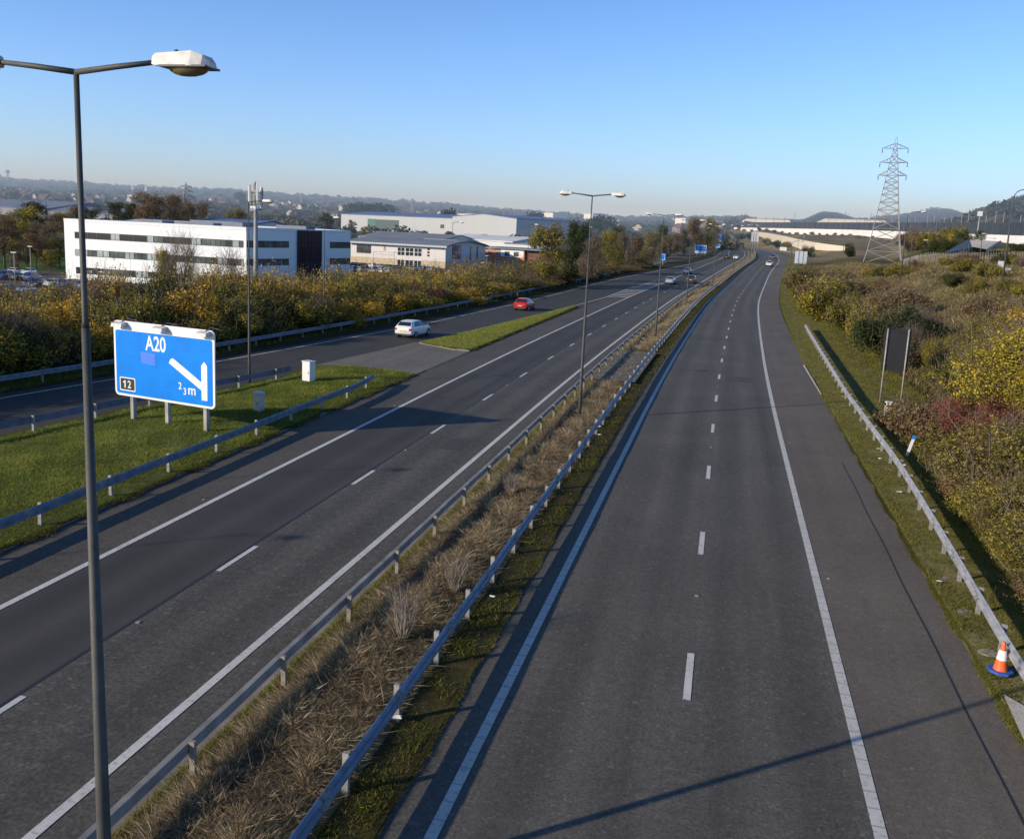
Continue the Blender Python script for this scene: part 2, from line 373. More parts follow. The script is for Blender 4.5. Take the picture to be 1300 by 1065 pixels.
# ------------------------------------------------------------------ ground sheet
def build_ground():
    nb = 900
    bear = np.linspace(-math.pi*.62, math.pi*.62, nb)
    rad = [0.5]
    while rad[-1] < 9000: rad.append(rad[-1]*1.028+.02)
    rad = np.array(rad); nr = len(rad)
    B, RR = np.meshgrid(bear, rad)
    lat = np.sin(B)*RR; dep = np.cos(B)*RR
    # start a little behind the camera so a step aside still stands on ground
    X = lat*RIGHT[0]+dep*FWD[0] - FWD[0]*0; Y = lat*RIGHT[1]+dep*FWD[1]
    Z = terr(X, Y)
    v = np.stack([X, Y, Z], -1).reshape(-1, 3)
    i = np.arange(nr-1)[:, None]*nb+np.arange(nb-1)[None, :]
    f = np.stack([i, i+1, i+nb+1, i+nb], -1).reshape(-1, 4)[:, ::-1]
    o = np_mesh('ground', v, f, None)
    o.data.materials.clear()
    me = o.data
    ca = me.color_attributes.new('zone', 'FLOAT_COLOR', 'POINT')
    px = CX+F*np.tan(np.clip(B, -1.2, 1.2)); D = np.maximum(dep, 1)
    base = np.zeros(X.shape+(3,)); 
    def put(mask, c): 
        m = np.clip(mask, 0, 1)[..., None]; base[:] = base*(1-m)+np.array(c)*m
    base[:] = (.055,.048,.026)                                     # leaf litter / rough verge
    left = px < 900
    put(left*smoothstep(90, 130, D), (.10,.10,.085))              # estate ground
    put((px < 100)*smoothstep(195, 215, D)*(1-smoothstep(300, 380, D)), (.055,.10,.018))   # park grass
    put(left*smoothstep(330, 480, D), (.065,.070,.032))
    n1 = np.sin(X*.013+1)*np.sin(Y*.009)+np.sin(X*.037)*np.sin(Y*.041+2)
    put(left*smoothstep(600, 800, D)*(n1 > .35), (.10,.075,.05))
    put(left*smoothstep(600, 800, D)*(n1 < -.45), (.04,.055,.022))
    put(smoothstep(1300, 2600, D), (.045,.052,.042))
    right = X-Cn(Y) > 15
    put(right*(D < 1200), (.085,.075,.032))
    put(right*smoothstep(70, 120, D)*(1-smoothstep(260, 320, D)), (.155,.125,.060))
    put(right*(px>1140)*smoothstep(180, 215, D)*(1-smoothstep(400, 480, D)), (.10,.10,.035)); put(right*(px<=1140)*smoothstep(300, 340, D)*(D < 1000), (.20,.16,.085))
    put(right*(px>1180)*smoothstep(700, 1000, D), (.075,.085,.042))
    put(right*smoothstep(1300, 2600, D), (.045,.055,.05))
    rgba = np.ones((X.size, 4), np.float32); rgba[:, :3] = base.reshape(-1, 3)
    ca.data.foreach_set('color', rgba.ravel())
    m, nt, b = new_mat('ground_mixed'); N = nt.nodes; L = nt.links
    at = N.new('ShaderNodeAttribute'); at.attribute_name = 'zone'
    g = N.new('ShaderNodeNewGeometry')
    a = N.new('ShaderNodeTexNoise'); a.inputs['Scale'].default_value = 1.2; a.inputs['Detail'].default_value = 9; a.inputs['Roughness'].default_value = .7; L.new(g.outputs['Position'], a.inputs['Vector'])
    a2 = N.new('ShaderNodeTexNoise'); a2.inputs['Scale'].default_value = .05; a2.inputs['Detail'].default_value = 8; a2.inputs['Roughness'].default_value = .65; L.new(g.outputs['Position'], a2.inputs['Vector'])
    r = N.new('ShaderNodeMapRange'); r.inputs[1].default_value = .3; r.inputs[2].default_value = .7; r.inputs[3].default_value = .5; r.inputs[4].default_value = 1.5; L.new(a.outputs['Fac'], r.inputs[0])
    r2 = N.new('ShaderNodeMapRange'); r2.inputs[1].default_value = .35; r2.inputs[2].default_value = .65; r2.inputs[3].default_value = .6; r2.inputs[4].default_value = 1.35; L.new(a2.outputs['Fac'], r2.inputs[0])
    q = N.new('ShaderNodeMath'); q.operation = 'MULTIPLY'; L.new(r.outputs[0], q.inputs[0]); L.new(r2.outputs[0], q.inputs[1])
    vm = N.new('ShaderNodeVectorMath'); vm.operation = 'SCALE'; L.new(at.outputs['Color'], vm.inputs[0]); L.new(q.outputs[0], vm.inputs['Scale'])
    L.new(vm.outputs[0], b.inputs['Base Color']); b.inputs['Roughness'].default_value = 1; b.inputs['Specular IOR Level'].default_value = .1
    me.materials.append(m)
    me.polygons.foreach_set('use_smooth', [True]*len(me.polygons))
    structure(o)
build_ground()

# ------------------------------------------------------------------ carriageways (sheets butted edge to edge)
def ylist(y0, y1):
    ys = [y0]
    while ys[-1] < y1: ys.append(min(y1, ys[-1]+max(1.0, min(8.0, ys[-1]*.035))))
    return ys
def strip_into(mb, fL, fR, y0, y1, dz, mi=0, n=1, crown=0):
    ys = ylist(y0, y1); vs = []; fs = []
    for y in ys:
        a = float(fL(y)); b = float(fR(y)); z = float(zr(y))
        for k in range(n+1):
            t = k/n; vs.append((a+(b-a)*t, y, z+dz+crown*math.sin(math.pi*t)))
    w = n+1
    for i in range(len(ys)-1):
        for k in range(n): fs.append((i*w+k, i*w+k+1, (i+1)*w+k+1, (i+1)*w+k))
    mb.add(vs, fs, mi, True)
def sheets(name, items, mats):
    mb = MB()
    for it in items: strip_into(mb, *it)
    o = mb.build(name, mats); me = o.data; n = len(me.vertices); co_ = np.empty(n*3, np.float32); me.vertices.foreach_get('co', co_); co_ = co_.reshape(-1, 3)
    a = me.attributes.new('u', 'FLOAT', 'POINT'); a.data.foreach_set('value', (co_[:,0]-Cn(co_[:,1])).astype(np.float32))
    return structure(o)
YE = 900
sheets('road', [
    (U(-6.15), U(-2.0), -25, YE, 0, 0), (U(-9.6), U(-6.15), -25, YE, 0, 1),
    (U(2.1), U(9.95), -25, YE, 0, 2)], [ASL2, ASL1, ASR])
sheets('hard_shoulder', [(U(-12.3), U(-9.6), -25, YE, 0, 0), (U(9.95), U(12.3), -25, YE, 0, 1), (U(12.3), U(13.15), -25, YE, 0, 1)], [ASSH, ASRS])
sheets('slip_road', [(edgeL, lambda y: float(np.interp(y, [-20,54,56,400], [goreBarL(y)-.55, goreBarL(54)-.55, Cn(y)-12.3, Cn(y)-12.3])) if y < 56 else Cn(y)-12.3, -20, 56, 0, 0),
                     (edgeL, U(-12.3), 56, 400, 0, 0)], [ASSL])
# the worn paved crossover between the two grass wedges
mb = MB(); z = .012
mb.add([(-26.4,54.2,z),(-19.15,53.6,z),(-19.15,66.5,z),(-21,67.5,z),(-24.7,69.4,z)], [(0,1,2,3,4)]); structure(mb.build('pavement', PAVE))

def raised(name, fL, fR, y0, y1, h, m, skirt=True, n=4, crown=.05, kerb=False):
    """a raised verge strip with its sides closed down to the road"""
    mb = MB(); strip_into(mb, fL, fR, y0, y1, h, 0, n, crown)
    for f in (fL, fR):
        ys = ylist(y0, y1); vs = []
        for y in ys: vs += [(float(f(y)), y, float(zr(y))-.25), (float(f(y)), y, float(zr(y))+h)]
        mb.add(vs, [(2*i, 2*i+1, 2*i+3, 2*i+2) for i in range(len(ys)-1)], 1 if kerb else 0)
    for y in (y0, y1):
        a, b = float(fL(y)), float(fR(y)); zz = float(zr(y)); vs = []
        for k in range(n+1):
            t = k/n; vs += [(a+(b-a)*t, y, zz-.25), (a+(b-a)*t, y, zz+h+crown*math.sin(math.pi*t))]
        mb.add(vs, [(2*k, 2*k+1, 2*k+3, 2*k+2) for k in range(n)], 1 if kerb else 0)
    return structure(mb.build(name, m if isinstance(m, list) else [m, KERB]))
def soil(name, c1, c2, c3, scale=1.4, bump=.8):
    m, nt, b = new_mat(name); N = nt.nodes; L = nt.links
    g = N.new('ShaderNodeNewGeometry')
    a = N.new('ShaderNodeTexNoise'); a.inputs['Scale'].default_value = scale; a.inputs['Detail'].default_value = 10; a.inputs['Roughness'].default_value = .72; L.new(g.outputs['Position'], a.inputs['Vector'])
    r = N.new('ShaderNodeValToRGB'); L.new(a.outputs['Fac'], r.inputs['Fac']); e = r.color_ramp.elements
    e[0].position = .3; e[0].color = (*c1, 1); e[1].position = .7; e[1].color = (*c3, 1); k = e.new(.5); k.color = (*c2, 1)
    f = N.new('ShaderNodeTexNoise'); f.inputs['Scale'].default_value = 24; f.inputs['Detail'].default_value = 6; L.new(g.outputs['Position'], f.inputs['Vector'])
    mm = N.new('ShaderNodeMix'); mm.data_type = 'RGBA'; mm.blend_type = 'MULTIPLY'; mm.inputs[0].default_value = .8; L.new(r.outputs[0], mm.inputs[6])
    r2 = N.new('ShaderNodeValToRGB'); L.new(f.outputs['Fac'], r2.inputs['Fac']); r2.color_ramp.elements[0].position = .35; r2.color_ramp.elements[0].color = (.35,.35,.35,1); r2.color_ramp.elements[1].position = .65; r2.color_ramp.elements[1].color = (1.0,1.0,1.0,1)
    L.new(r2.outputs[0], mm.inputs[7]); L.new(mm.outputs[2], b.inputs['Base Color']); b.inputs['Roughness'].default_value = 1; b.inputs['Specular IOR Level'].default_value = .1
    bp = N.new('ShaderNodeBump'); bp.inputs['Strength'].default_value = bump; bp.inputs['Distance'].default_value = .06; L.new(a.outputs['Fac'], bp.inputs['Height']); L.new(bp.outputs['Normal'], b.inputs['Normal'])
    MATS[name] = m; return m
SOILM = soil('median_soil', (.10,.08,.045), (.22,.175,.10), (.19,.165,.08), 1.8)
SOILG = soil('grass_soil', (.08,.075,.025), (.15,.16,.035), (.30,.24,.11), 1.2)
SOILR = soil('right_verge_soil', (.12,.12,.035), (.24,.22,.07), (.38,.30,.17), 1.2)
SOILD = soil('dark_verge_soil', (.03,.028,.014), (.06,.055,.025), (.08,.085,.03), 1.0)
MOSS = soil('moss_edge', (.04,.034,.018), (.075,.066,.022), (.115,.09,.05), 2.2)
raised('median', U(-1.75), U(1.25), -25, 620, .07, SOILM, crown=.12)
sheets('median_edge', [(U(-2.0), U(-1.75), -25, 620, .004, 0), (U(1.25), U(2.1), -25, 620, .05, 1)], [KERB, MOSS])
raised('verge', lambda y: (goreBarL(y)-.45) if y < 49 else np.interp(y, [49, 54], [goreBarL(49)-.45, -26.3]), lambda y: Cn(y)-12.38, -20, 54, .08, SOILG, crown=.18, kerb=True)
raised('verge', lambda y: np.interp(y, [66.6,69,79,104,116], [-20.4,-24.3,-23.0,-20.5,-19.3]), lambda y: np.interp(y, [66.6,80,104,116], [-19.2,-19.15,-18.9,-18.8]), 66.6, 116, .08, SOILG, crown=.08, kerb=True)
raised('verge', U(13.15), lambda y: Cn(y)+17.2+np.interp(y, [45,58,125,140], [0,2.6,2.6,0]), -25, 380, .03, SOILR, n=5, crown=.06)
raised('verge', lambda y: np.minimum(slipBar(min(y, 209))-3.2+max(0, y-209)*.14, edgeL(y)-3), edgeL, -20, 420, .03, SOILD, n=3, crown=.05)

# markings: one painted sheet 8 mm above the road
mk = MB(); DZ = .010
def line(f, w, y0, y1, mi=0): strip_into(mk, lambda y: f(y)-w/2, lambda y: f(y)+w/2, y0, y1, DZ, mi)
line(U(2.93), .20, -25, YE, 1); line(U(9.95), .22, -25, YE, 1)
line(U(-2.93), .20, -25, YE); line(U(-9.6), .20, -25, 128); line(U(-9.6), .20, 186, YE)
strip_into(mk, U(-9.7), U(-9.5), 128, 186, DZ)
y = 17.9-9*4
while y < 420:
    strip_into(mk, U(6.57), U(6.73), y-.2, y+2.0, DZ)
    y += 9
y = 20.6-9*5
while y < 420:
    strip_into(mk, U(-6.15), U(-6.0), y, y+2.05, DZ)
    y += 9
y = 20.6-9*5+5.5
line(slipFar, .16, -20, 400)
line(slipNear, .16, 69.5, 136)
line(slipNear, .16, 136, 188)
for k in range(13):                                        # chevron hatching of the nose
    y0 = 139+k*3.7; a = float(slipNear(y0))+.1; b = float(Cn(y0)-9.75)
    if b-a < .4: continue
    zz = float(zr(y0))+DZ; m_ = a+(b-a)*.42
    L_ = [(a, y0-1.0), (m_, y0+1.4), (b, y0+.4)]
    mk.add([(a,y0-1.4,zz),(m_,y0+.6,zz),(b,y0-.2,zz),(b,y0+.75,zz),(m_,y0+1.6,zz),(a,y0-.4,zz)], [(0,1,4,5),(1,2,3,4)], 0)
structure(mk.build('road_markings', [PAINT, PAINTR]))
tj = MB()
strip_into(tj, lambda y: Cn(y)+12.36+.05*math.sin(y*.9)*.3, lambda y: Cn(y)+12.41+.05*math.sin(y*.9)*.3, -5, 41, .004)
strip_into(tj, U(-6.27), U(-6.19), -20, 200, .004)
structure(tj.build('tar_joint', TAR))
# reflecting road studs between the dashes
st = MB()
for u0, y0 in ((6.65, 17.9-36+5.5), (-6.08, 20.6-45+5.6)):
    y = y0
    while y < 260:
        xx = float(Cn(y))+u0; zz = float(zr(y)); st.box(xx-.05, xx+.05, y-.05, y+.05, zz+.001, zz+.022); y += 18
for u0 in (10.3, -9.95):
    y = -10
    while y < 260:
        xx = float(Cn(y))+u0; zz = float(zr(y)); st.box(xx-.04, xx+.04, y-.04, y+.04, zz+.001, zz+.02); y += 18
structure(st.build('road_studs', GALVP))
pa = MB()
for (u0, u1, y0, y1) in ((7.1,8.9,62,64.5),(-8.6,-7.2,48,56),(-4.9,-3.9,36,38.2),(-11.6,-10.3,43,48)): strip_into(pa, U(u0), U(u1), y0, y1, .004)
structure(pa.build('road_patch', asphalt('asphalt_patch', (.070,.064,.055), .3, 22, .1)))
# concrete paving slabs of the median crossover
mb = MB(); strip_into(mb, U(-1.45), U(1.45), 57, 73, .215, 0, 4, .02)
structure(mb.build('median_paving', PAVE))
mb = MB()
for k in range(9):
    y = 58+k*1.8; strip_into(mb, U(-1.4), U(1.4), y, y+.06, .226, 0, 4, .02)
structure(mb.build('paving_joints', SOILD))
# concrete edge slabs near the cone
mb = MB()
mb.add([(6.35,17.2,.10),(7.6,16.4,.10),(7.9,18.0,.10),(6.55,20.0,.10)], [(0,1,2,3)]); mb.add([(6.36,59,.10),(6.46,59,.10),(6.46,73,.10),(6.3,73,.10)], [(0,1,2,3)])
structure(mb.build('edge_slabs', CONCL))

# ------------------------------------------------------------------ guardrails
W_PROF = [(0,.155),(.02,.14),(.065,.115),(.065,.065),(.01,.03),(.01,-.03),(.065,-.065),(.065,-.115),(.02,-.14),(0,-.155),(-.012,-.155),(-.012,.155)]
C_PROF = [(.055,.10),(.065,.09),(.065,-.09),(.055,-.10),(-.055,-.10),(-.065,-.09),(-.065,.09),(-.055,.10)]
B_PROF = [(.09,.10),(.10,.09),(.10,-.09),(.09,-.10),(-.09,-.10),(-.10,-.09),(-.10,.09),(-.09,.10)]
def guardrail(label, f, y0, y1, kind, side, spacing, mrail, mpost, hc=.58, footing=False, zoff=.05, ends=True):
    x0 = float(f(y0)); z0 = float(zr(y0)); root = empty('guardrail', (x0, y0, z0))
    tag(root, label, 'guardrail', None)
    prof = W_PROF if kind == 'w' else C_PROF if kind == 'c' else B_PROF
    if side < 0: prof = [(-a, b) for a, b in prof][::-1]
    mb = MB(); ys = []; y = y0
    while y < y1: ys.append(y); y += 1.6 if y < 80 else 4
    ys.append(y1); n = len(prof); vs = []
    for y in ys:
        drop = 0
        if ends and y-y0 < 0: drop = 0
        xx, zz = float(f(y)), float(zr(y))+hc+zoff+.006*math.sin(y*1.7)+.008*math.sin(y*.51)
        for a, b in prof: vs.append((xx+a-x0, y-y0, zz+b-z0))
    fs = [(i*n+k, (i+1)*n+k, (i+1)*n+(k+1)%n, i*n+(k+1)%n) for i in range(len(ys)-1) for k in range(n)]
    fs += [tuple(range(n)), tuple(range((len(ys)-1)*n+n-1, (len(ys)-1)*n-1, -1))]
    mb.add(vs, fs, 0); rail = mb.build('rail', mrail, root)
    if kind == 'w':
        y = y0+1.0; ns_ = 0
        while y < min(y1, 62):
            sm = MB(); ns_ += 1
            xx, zz = float(f(y)), float(zr(y))+hc+zoff+.006*math.sin(y*1.7)+.008*math.sin(y*.51); sg_ = 1 if side > 0 else -1
            for yy in (y-.17, y+.17):
                xx2 = float(f(yy))
                if yy < y: o_ = len(sm.v)
                sm.v += [(xx2+a*1.06+sg_*.006-x0, yy-y0, zz+b_*1.01-z0) for a, b_ in prof[:10]]
            for k in range(9): sm.f.append([o_+k, o_+10+k, o_+11+k, o_+k+1]); sm.m.append(0); sm.sm.append(False)
            y += 3.2
            if y > 12: sm.build('splice_plate', SPLICE, rail)
    pm = MB()
    if kind == 'w': pm.box(-.055, .055, -.04, .04, 0, .78)
    else: pm.box(-.05, .05, -.035, .035, 0, .74)
    bm_ = MB(); 
    off = -.085*side if kind == 'w' else -.125*side
    p0 = None; y = y0+spacing*.5; cnt = 0; restm = MB(); foot0 = None
    while y < y1:
        loc = (float(f(y))-x0+off, y-y0, float(zr(y))-z0+zoff-.02)
        if cnt < 95:
            if p0 is None:
                p0 = pm.build('post', mpost, root); o = p0
            else:
                o = p0.copy(); col.objects.link(o); setp(o, root)
            o.location = loc; o.rotation_euler = (R(random.uniform(-1.5, 1.5)), R(random.uniform(-1.5, 1.5)), R(random.uniform(-4, 4)))
            if footing and y < 90:
                if foot0 is None:
                    fm = MB(); fm.tube([(0,0,-.02),(0,0,.025)], .30, 9, smooth=False); foot0 = fm.build('footing', FOOT, o); ff = foot0
                else:
                    ff = foot0.copy(); col.objects.link(ff); setp(ff, o)
                ff.location = (-.22*1, 0, .0); ff.scale = (random.uniform(.5, 1.35), random.uniform(.5, 1.0), 1); ff.rotation_euler = (0, 0, random.uniform(-.5, .5))
        else:
            restm.box(loc[0]-.05, loc[0]+.05, loc[1]-.04, loc[1]+.04, loc[2], loc[2]+.74)
        cnt += 1; y += spacing
    if restm.v: tag(restm.build('distant_posts', mpost, root), kind='stuff')
    return root
g1 = guardrail('corrugated steel guardrail in front of the shrubs on the far side of the slip road', slipBar, -15, 212, 'w', 1, 3.2, RAILB, GALVP, hc=.6)
g2 = guardrail('low corrugated guardrail behind the big blue sign, along the slip road', goreBarL, -15, 49, 'w', -1, 3.2, mat('dark_rail', (.10,.13,.19), .6, metal=.2, var=.3, scale=2), GALVP)
g3 = guardrail('corrugated guardrail in front of the big blue sign, along the left hard shoulder', lambda y: (Cn(y)-12.72) if y < 44 else Cn(y)-12.72-(y-44)**2*.02, -15, 49, 'w', 1, 3.2, RAILB, GALVP)
g4 = guardrail('narrow box beam guardrail along the left edge of the dry grass median', U(-1.48), -15, 430, 'c', -1, 3.2, GALVD, POSTB, zoff=.07)
g5 = guardrail('blue grey corrugated guardrail along the right edge of the dry grass median', U(1.33), -15, 430, 'w', 1, 2.4, RAILB, GALVP, zoff=.07)
g6 = guardrail('pale steel guardrail beside the right hard shoulder, ending near the green verge', barR, -15, 103, 'w', -1, 2.4, GALVR, GALVP, footing=True, zoff=.05)
g7 = guardrail('short length of guardrail by the far right slip road', lambda y: np.interp(y, [380, 470], [31.5, 26]), 385, 470, 'w', -1, 6.4, GALVR, GALVP)

# ------------------------------------------------------------------ lamp posts
def lamp_post(double=True, h=11.4):
    root = empty('street_lamp')
    p = MB(); p.tube([(0,0,-.1),(0,0,1.7),(0,0,h*.745)], [.100,.084,.044], 10); p.tube([(0,0,h*.745),(0,0,h*.745+.08),(0,0,h)], [.046,.034,.029], 10)
    p.build('pole', POLE, root)
    b = MB(); b.tube([(0,0,-.02),(0,0,.05)], .2, 10, smooth=False); b.box(-.03,.03,-.10,-.085,.5,1.05); b.build('base_plate', DARKM, root)
    for sgn in ((-1, 1) if double else (1,)):
        a = MB(); a.tube([(0,0,h-.03),(sgn*.5,0,h+.03),(sgn*1.0,0,h+.08)], [.034,.032,.028], 8); a.build('arm', POLE, root)
        s_ = MB()      # lantern shell: tapered canopy
        X0, X1 = .97*sgn, 1.66*sgn
        def ring(x, w, z0, z1, wt): return [(x,-w,z0),(x,w,z0),(x,wt,z1),(x,-wt,z1)]
        zb = h+.03
        rings = [ring(X0,.06,zb+.02,zb+.10,.05), ring(X0+.06*sgn,.11,zb,zb+.13,.08), ring(X0+.50*sgn,.15,zb-.01,zb+.15,.11), ring(X0+.62*sgn,.13,zb-.01,zb+.11,.09), ring(X1,.07,zb-.01,zb+.04,.05)]
        vs = [p_ for r_ in rings for p_ in r_]
        fs = [(i*4+k, i*4+(k+1)%4, (i+1)*4+(k+1)%4, (i+1)*4+k) for i in range(4) for k in range(4)]+[(3,2,1,0),(16,17,18,19)]
        s_.add(vs, fs); sh = s_.build('lantern', LANT, root)
        bw = MB(); n = 8; vs = []; fs = []
        for i in range(5):
            t = i/4*math.pi/2
            for k in range(12):
                q = 2*math.pi*k/12
                vs.append((X0+.40*sgn+math.cos(q)*.23*math.cos(t), math.sin(q)*.13*math.cos(t), zb-.012-.09*math.sin(t)))
        for i in range(4):
            for k in range(12): fs.append((i*12+k, i*12+(k+1)%12, (i+1)*12+(k+1)%12, (i+1)*12+k))
        fs.append(tuple(range(12))); bw.add(vs, fs, 0, True); bw.build('lantern_bowl', BOWL, sh)
        rm = MB(); rm.box(X0+.14*sgn if sgn > 0 else X0-.68, X0+.68 if sgn > 0 else X0-.14, -.145, .145, zb-.02, zb+.0); rm.build('lantern_rim', DARKM, sh)
        pc = MB(); pc.tube([(X0+.26*sgn,0,zb+.13),(X0+.26*sgn,0,zb+.165),(X0+.26*sgn,0,zb+.18)], [.03,.03,.012], 8); pc.build('photocell', DARKM, sh)
    return root
lp = lamp_post(True)
tag(lp, 'tall twin arm street lamp nearest the camera, at the far left of the picture', 'street lamp', 'twin arm lamps in the median')
med = [(-7.03, 8.65, 'tall twin arm street lamp nearest the camera, at the far left of the picture', 11.0),
       (-6.9, 45.0, 'second nearest twin arm street lamp, standing in the median', 11.4),
       (-6.1, 83.5, 'twin arm street lamp standing just beyond the paved gap of the median', 11.5),
       (-5.5, 131, 'twin arm street lamp in the median, fourth from the camera', 12.0),
       (-2.9, 184, 'twin arm street lamp in the median, fifth from the camera beyond the dark car', 12.0),
       (1.3, 250, 'distant twin arm street lamp in the median before the bend', 12.0),
       (6.9, 322, 'distant twin arm street lamp in the median beside the gantry sign', 12.0),
       (9.3, 395, 'farthest twin arm street lamp in the median, past the gantry sign', 12.0)]
for i, (x, y, lab, h) in enumerate(med):
    o = lp if i == 0 else copy_tree(lp)
    o.location = (x, y, float(zr(y))); o.scale = (1, 1, h/11.4) if i == 0 else (1, 1, h/11.4); o['label'] = lab
sl = lamp_post(False)
G = 'single arm lamps beside the slip road'
singles = [(-26.4, 45.9, 10.6, 'single arm street lamp on the grass wedge just behind the big blue sign', 0),
           (-37.2, 12.0, 10.6, 'single arm street lamp behind the slip road guardrail nearest the bridge', 0),
           (-37.5, 3.5, 10.6, 'single arm street lamp behind the slip road guardrail, out at the bridge', 0),
           (-37.0, 78.0, 10.6, 'single arm street lamp in the shrubs before the dark glazed office bay', 0),
           (-33.9, 108, 10.6, 'single arm street lamp in front of the right end of the cream office block', 0),
           (-30.6, 137, 10.6, 'single arm street lamp in front of the orange brick building', 0),
           (-28.4, 178, 10.6, 'single arm street lamp in front of the pair of tall willows', 0),
           (-24.6, 222, 10.6, 'single arm street lamp by the end of the slip road guardrail', 0),
           (-17.8, 272, 10.6, 'single arm street lamp beside the small blue sign near the pale twiggy trees', 0),
           (-9.4, 335, 10.6, 'distant single arm street lamp left of the far blue sign', 0)]
for i, (x, y, h, lab, r_) in enumerate(singles):
    o = sl if i == 0 else copy_tree(sl)
    o.location = (x, y, tz(x, y)+.1); o.scale = (.9, .9, h/11.4); o['label'] = lab; o['category'] = 'street lamp'; o['group'] = G
# swan neck lamps of the side road on the right
def swan(h=9.0):
    root = empty('street_lamp'); p = MB()
    pts = [(0,0,-.1),(0,0,h*.5),(0,0,h*.9)]+[(.75-.75*math.cos(t), 0, h*.9+.7*math.sin(t)) for t in (.4,.8,1.2,1.5)]+[(1.7,0,h*.9+.78)]
    p.tube(pts, [.10,.075,.05]+[.04]*5, 8); p.build('pole', POLE, root)
    l = MB(); l.tube([(1.6,0,h*.9+.78),(1.75,0,h*.9+.80),(2.2,0,h*.9+.80),(2.4,0,h*.9+.76)], [.03,.11,.13,.04], 8); sh = l.build('lantern', LANT, root)
    b = MB(); b.tube([(1.8,0,h*.9+.71),(2.2,0,h*.9+.70)], [.09,.08], 8); b.build('lantern_bowl', BOWL, sh)
    return root
sw = swan()
sws = [(1271, 343, 95, 11.8, 'swan neck street lamp at the right edge, rising above the wooded hill'),
       (1143, 305, 145, 12.2, 'swan neck street lamp just right of the lattice pylon'),
       (1227, 333, 165, 6.6, 'short swan neck lamp in front of the palisade fence'),
       (1222, 326, 185, 5.2, 'shorter pale lamp left of the sunken concrete ramp'),
       (1243, 326, 185, 5.4, 'pale lamp at the foot of the sunken concrete ramp'),
       (1153, 332, 160, 6.6, 'lamp standing in dry grass right of the lattice pylon'),
       (1001, 342, 215, 10.5, 'street lamp behind the back of the white sign on the right verge'),
       (1070, 322, 390, 9.0, 'thin street lamp at the right end of the pale retaining wall'),
       (1012, 318, 400, 9.0, 'street lamp beside the road under the pale retaining wall')]
for i, (px, py, D, h, lab) in enumerate(sws):
    o = sw if i == 0 else copy_tree(sw)
    x, y, z = ground_at(px, D); o.location = (x, y, z); o.scale = (1.15, 1.15, h/9.9); o['label'] = lab; o['category'] = 'street lamp'; o['group'] = 'lamps of the side roads on the right'

# ------------------------------------------------------------------ lettering
def text_mesh(name, s, size, m, parent, x, z, yoff, wscale=1.0, bold=.0, align='CENTER'):
    cu = bpy.data.curves.new('txt', 'FONT'); cu.body = s; cu.size = 1; cu.align_x = 'LEFT'; cu.offset = bold; cu.extrude = .0
    t = bpy.data.objects.new('txt', cu); col.objects.link(t)
    bpy.context.view_layer.update()
    me = bpy.data.meshes.new_from_object(t.evaluated_get(bpy.context.evaluated_depsgraph_get()))
    bpy.data.objects.remove(t)
    vs = [v.co.copy() for v in me.vertices]
    x0, x1 = min(v.x for v in vs), max(v.x for v in vs); z0, z1 = min(v.y for v in vs), max(v.y for v in vs)
    k = size/(z1-z0)                                     # size = height of the glyphs
    for v, c in zip(me.vertices, vs):
        v.co = Vector(((c.x-x0)*k*wscale, 0, (c.y-z0)*k))
    me.materials.clear(); me.materials.append(m); me.name = name
    o = bpy.data.objects.new(name, me); col.objects.link(o); setp(o, parent); o.location = (x, yoff, z)
    w = (x1-x0)*k*wscale
    if align == 'CENTER': o.location.x = x-w/2
    return o
def round_rect(x0, x1, z0, z1, r, n=5):
    pts = []
    for cx, cz, a0 in ((x1-r, z0+r, -90), (x1-r, z1-r, 0), (x0+r, z1-r, 90), (x0+r, z0+r, 180)):
        for k in range(n+1):
            a = R(a0+90*k/n); pts.append((cx+r*math.cos(a), cz+r*math.sin(a)))
    return pts
# big motorway sign; local x along the board, -y towards the traffic
sg = empty('motorway_sign', (-25.97, 34.8, .15), math.atan2(-.803, 4.235))
tag(sg, 'big blue motorway sign reading A20 with a diverging arrow, on three posts in the grass', 'road sign')
b = MB(); b.slab(round_rect(-.93, 4.97, 1.12, 4.55, .22), -.06, 0); b.build('sign_board', SIGNW, sg)
b = MB(); b.slab(round_rect(-.82, 4.86, 1.22, 4.13, .12), -.066, -.058); b.build('blue_panel', SIGNB, sg)
for s_ in (0.0, 2.1, 4.33):
    b = MB(); b.box(s_-.09, s_+.09, .005, .2, -.3, 3.9); b.build('post', CONC, sg)
for zz in (1.6, 2.7, 3.8):
    b = MB(); b.box(-.85, 4.9, .002, .05, zz-.04, zz+.04); b.build('stiffening_rail', GALV, sg)
text_mesh('route_number', 'A20', .68, SIGNW, sg, 1.60, 3.34, -.071, .78, .018)
b = MB()
for zz in (1.80, 2.40, 3.0, 3.6): b.slab([(-.80,zz),(4.84,zz),(4.84,zz+.012),(-.80,zz+.012)], -.0675, -.0662)
b.build('panel_seams', mat('seam_blue', (.0,.12,.45), .6), sg)
b = MB(); b.slab([(.72,2.74),(1.55,2.70),(1.55,3.22),(.70,3.26)], -.072, -.069); b.build('faded_patch', SIGNP, sg)
b = MB(); b.slab(round_rect(-.62, .33, 1.36, 1.98, .05), -.072, -.069); pb = b.build('junction_panel', SIGNW, sg)
b = MB(); b.slab(round_rect(-.57, .28, 1.41, 1.93, .03), -.077, -.074); b.build('junction_panel_face', BLACK, pb)
text_mesh('junction_number', '2', .34, SIGNW, sg, -.03, 1.50, -.081, .95, .012)
b = MB(); b.slab([(-.33,1.50),(-.26,1.50),(-.26,1.84),(-.32,1.84),(-.36,1.79),(-.41,1.77),(-.41,1.72),(-.33,1.74)], -.0812, -.079); b.build('junction_number', SIGNW, sg)
text_mesh('distance_numerator', '2', .31, SIGNW, sg, 3.00, 1.80, -.071, .9, .016)
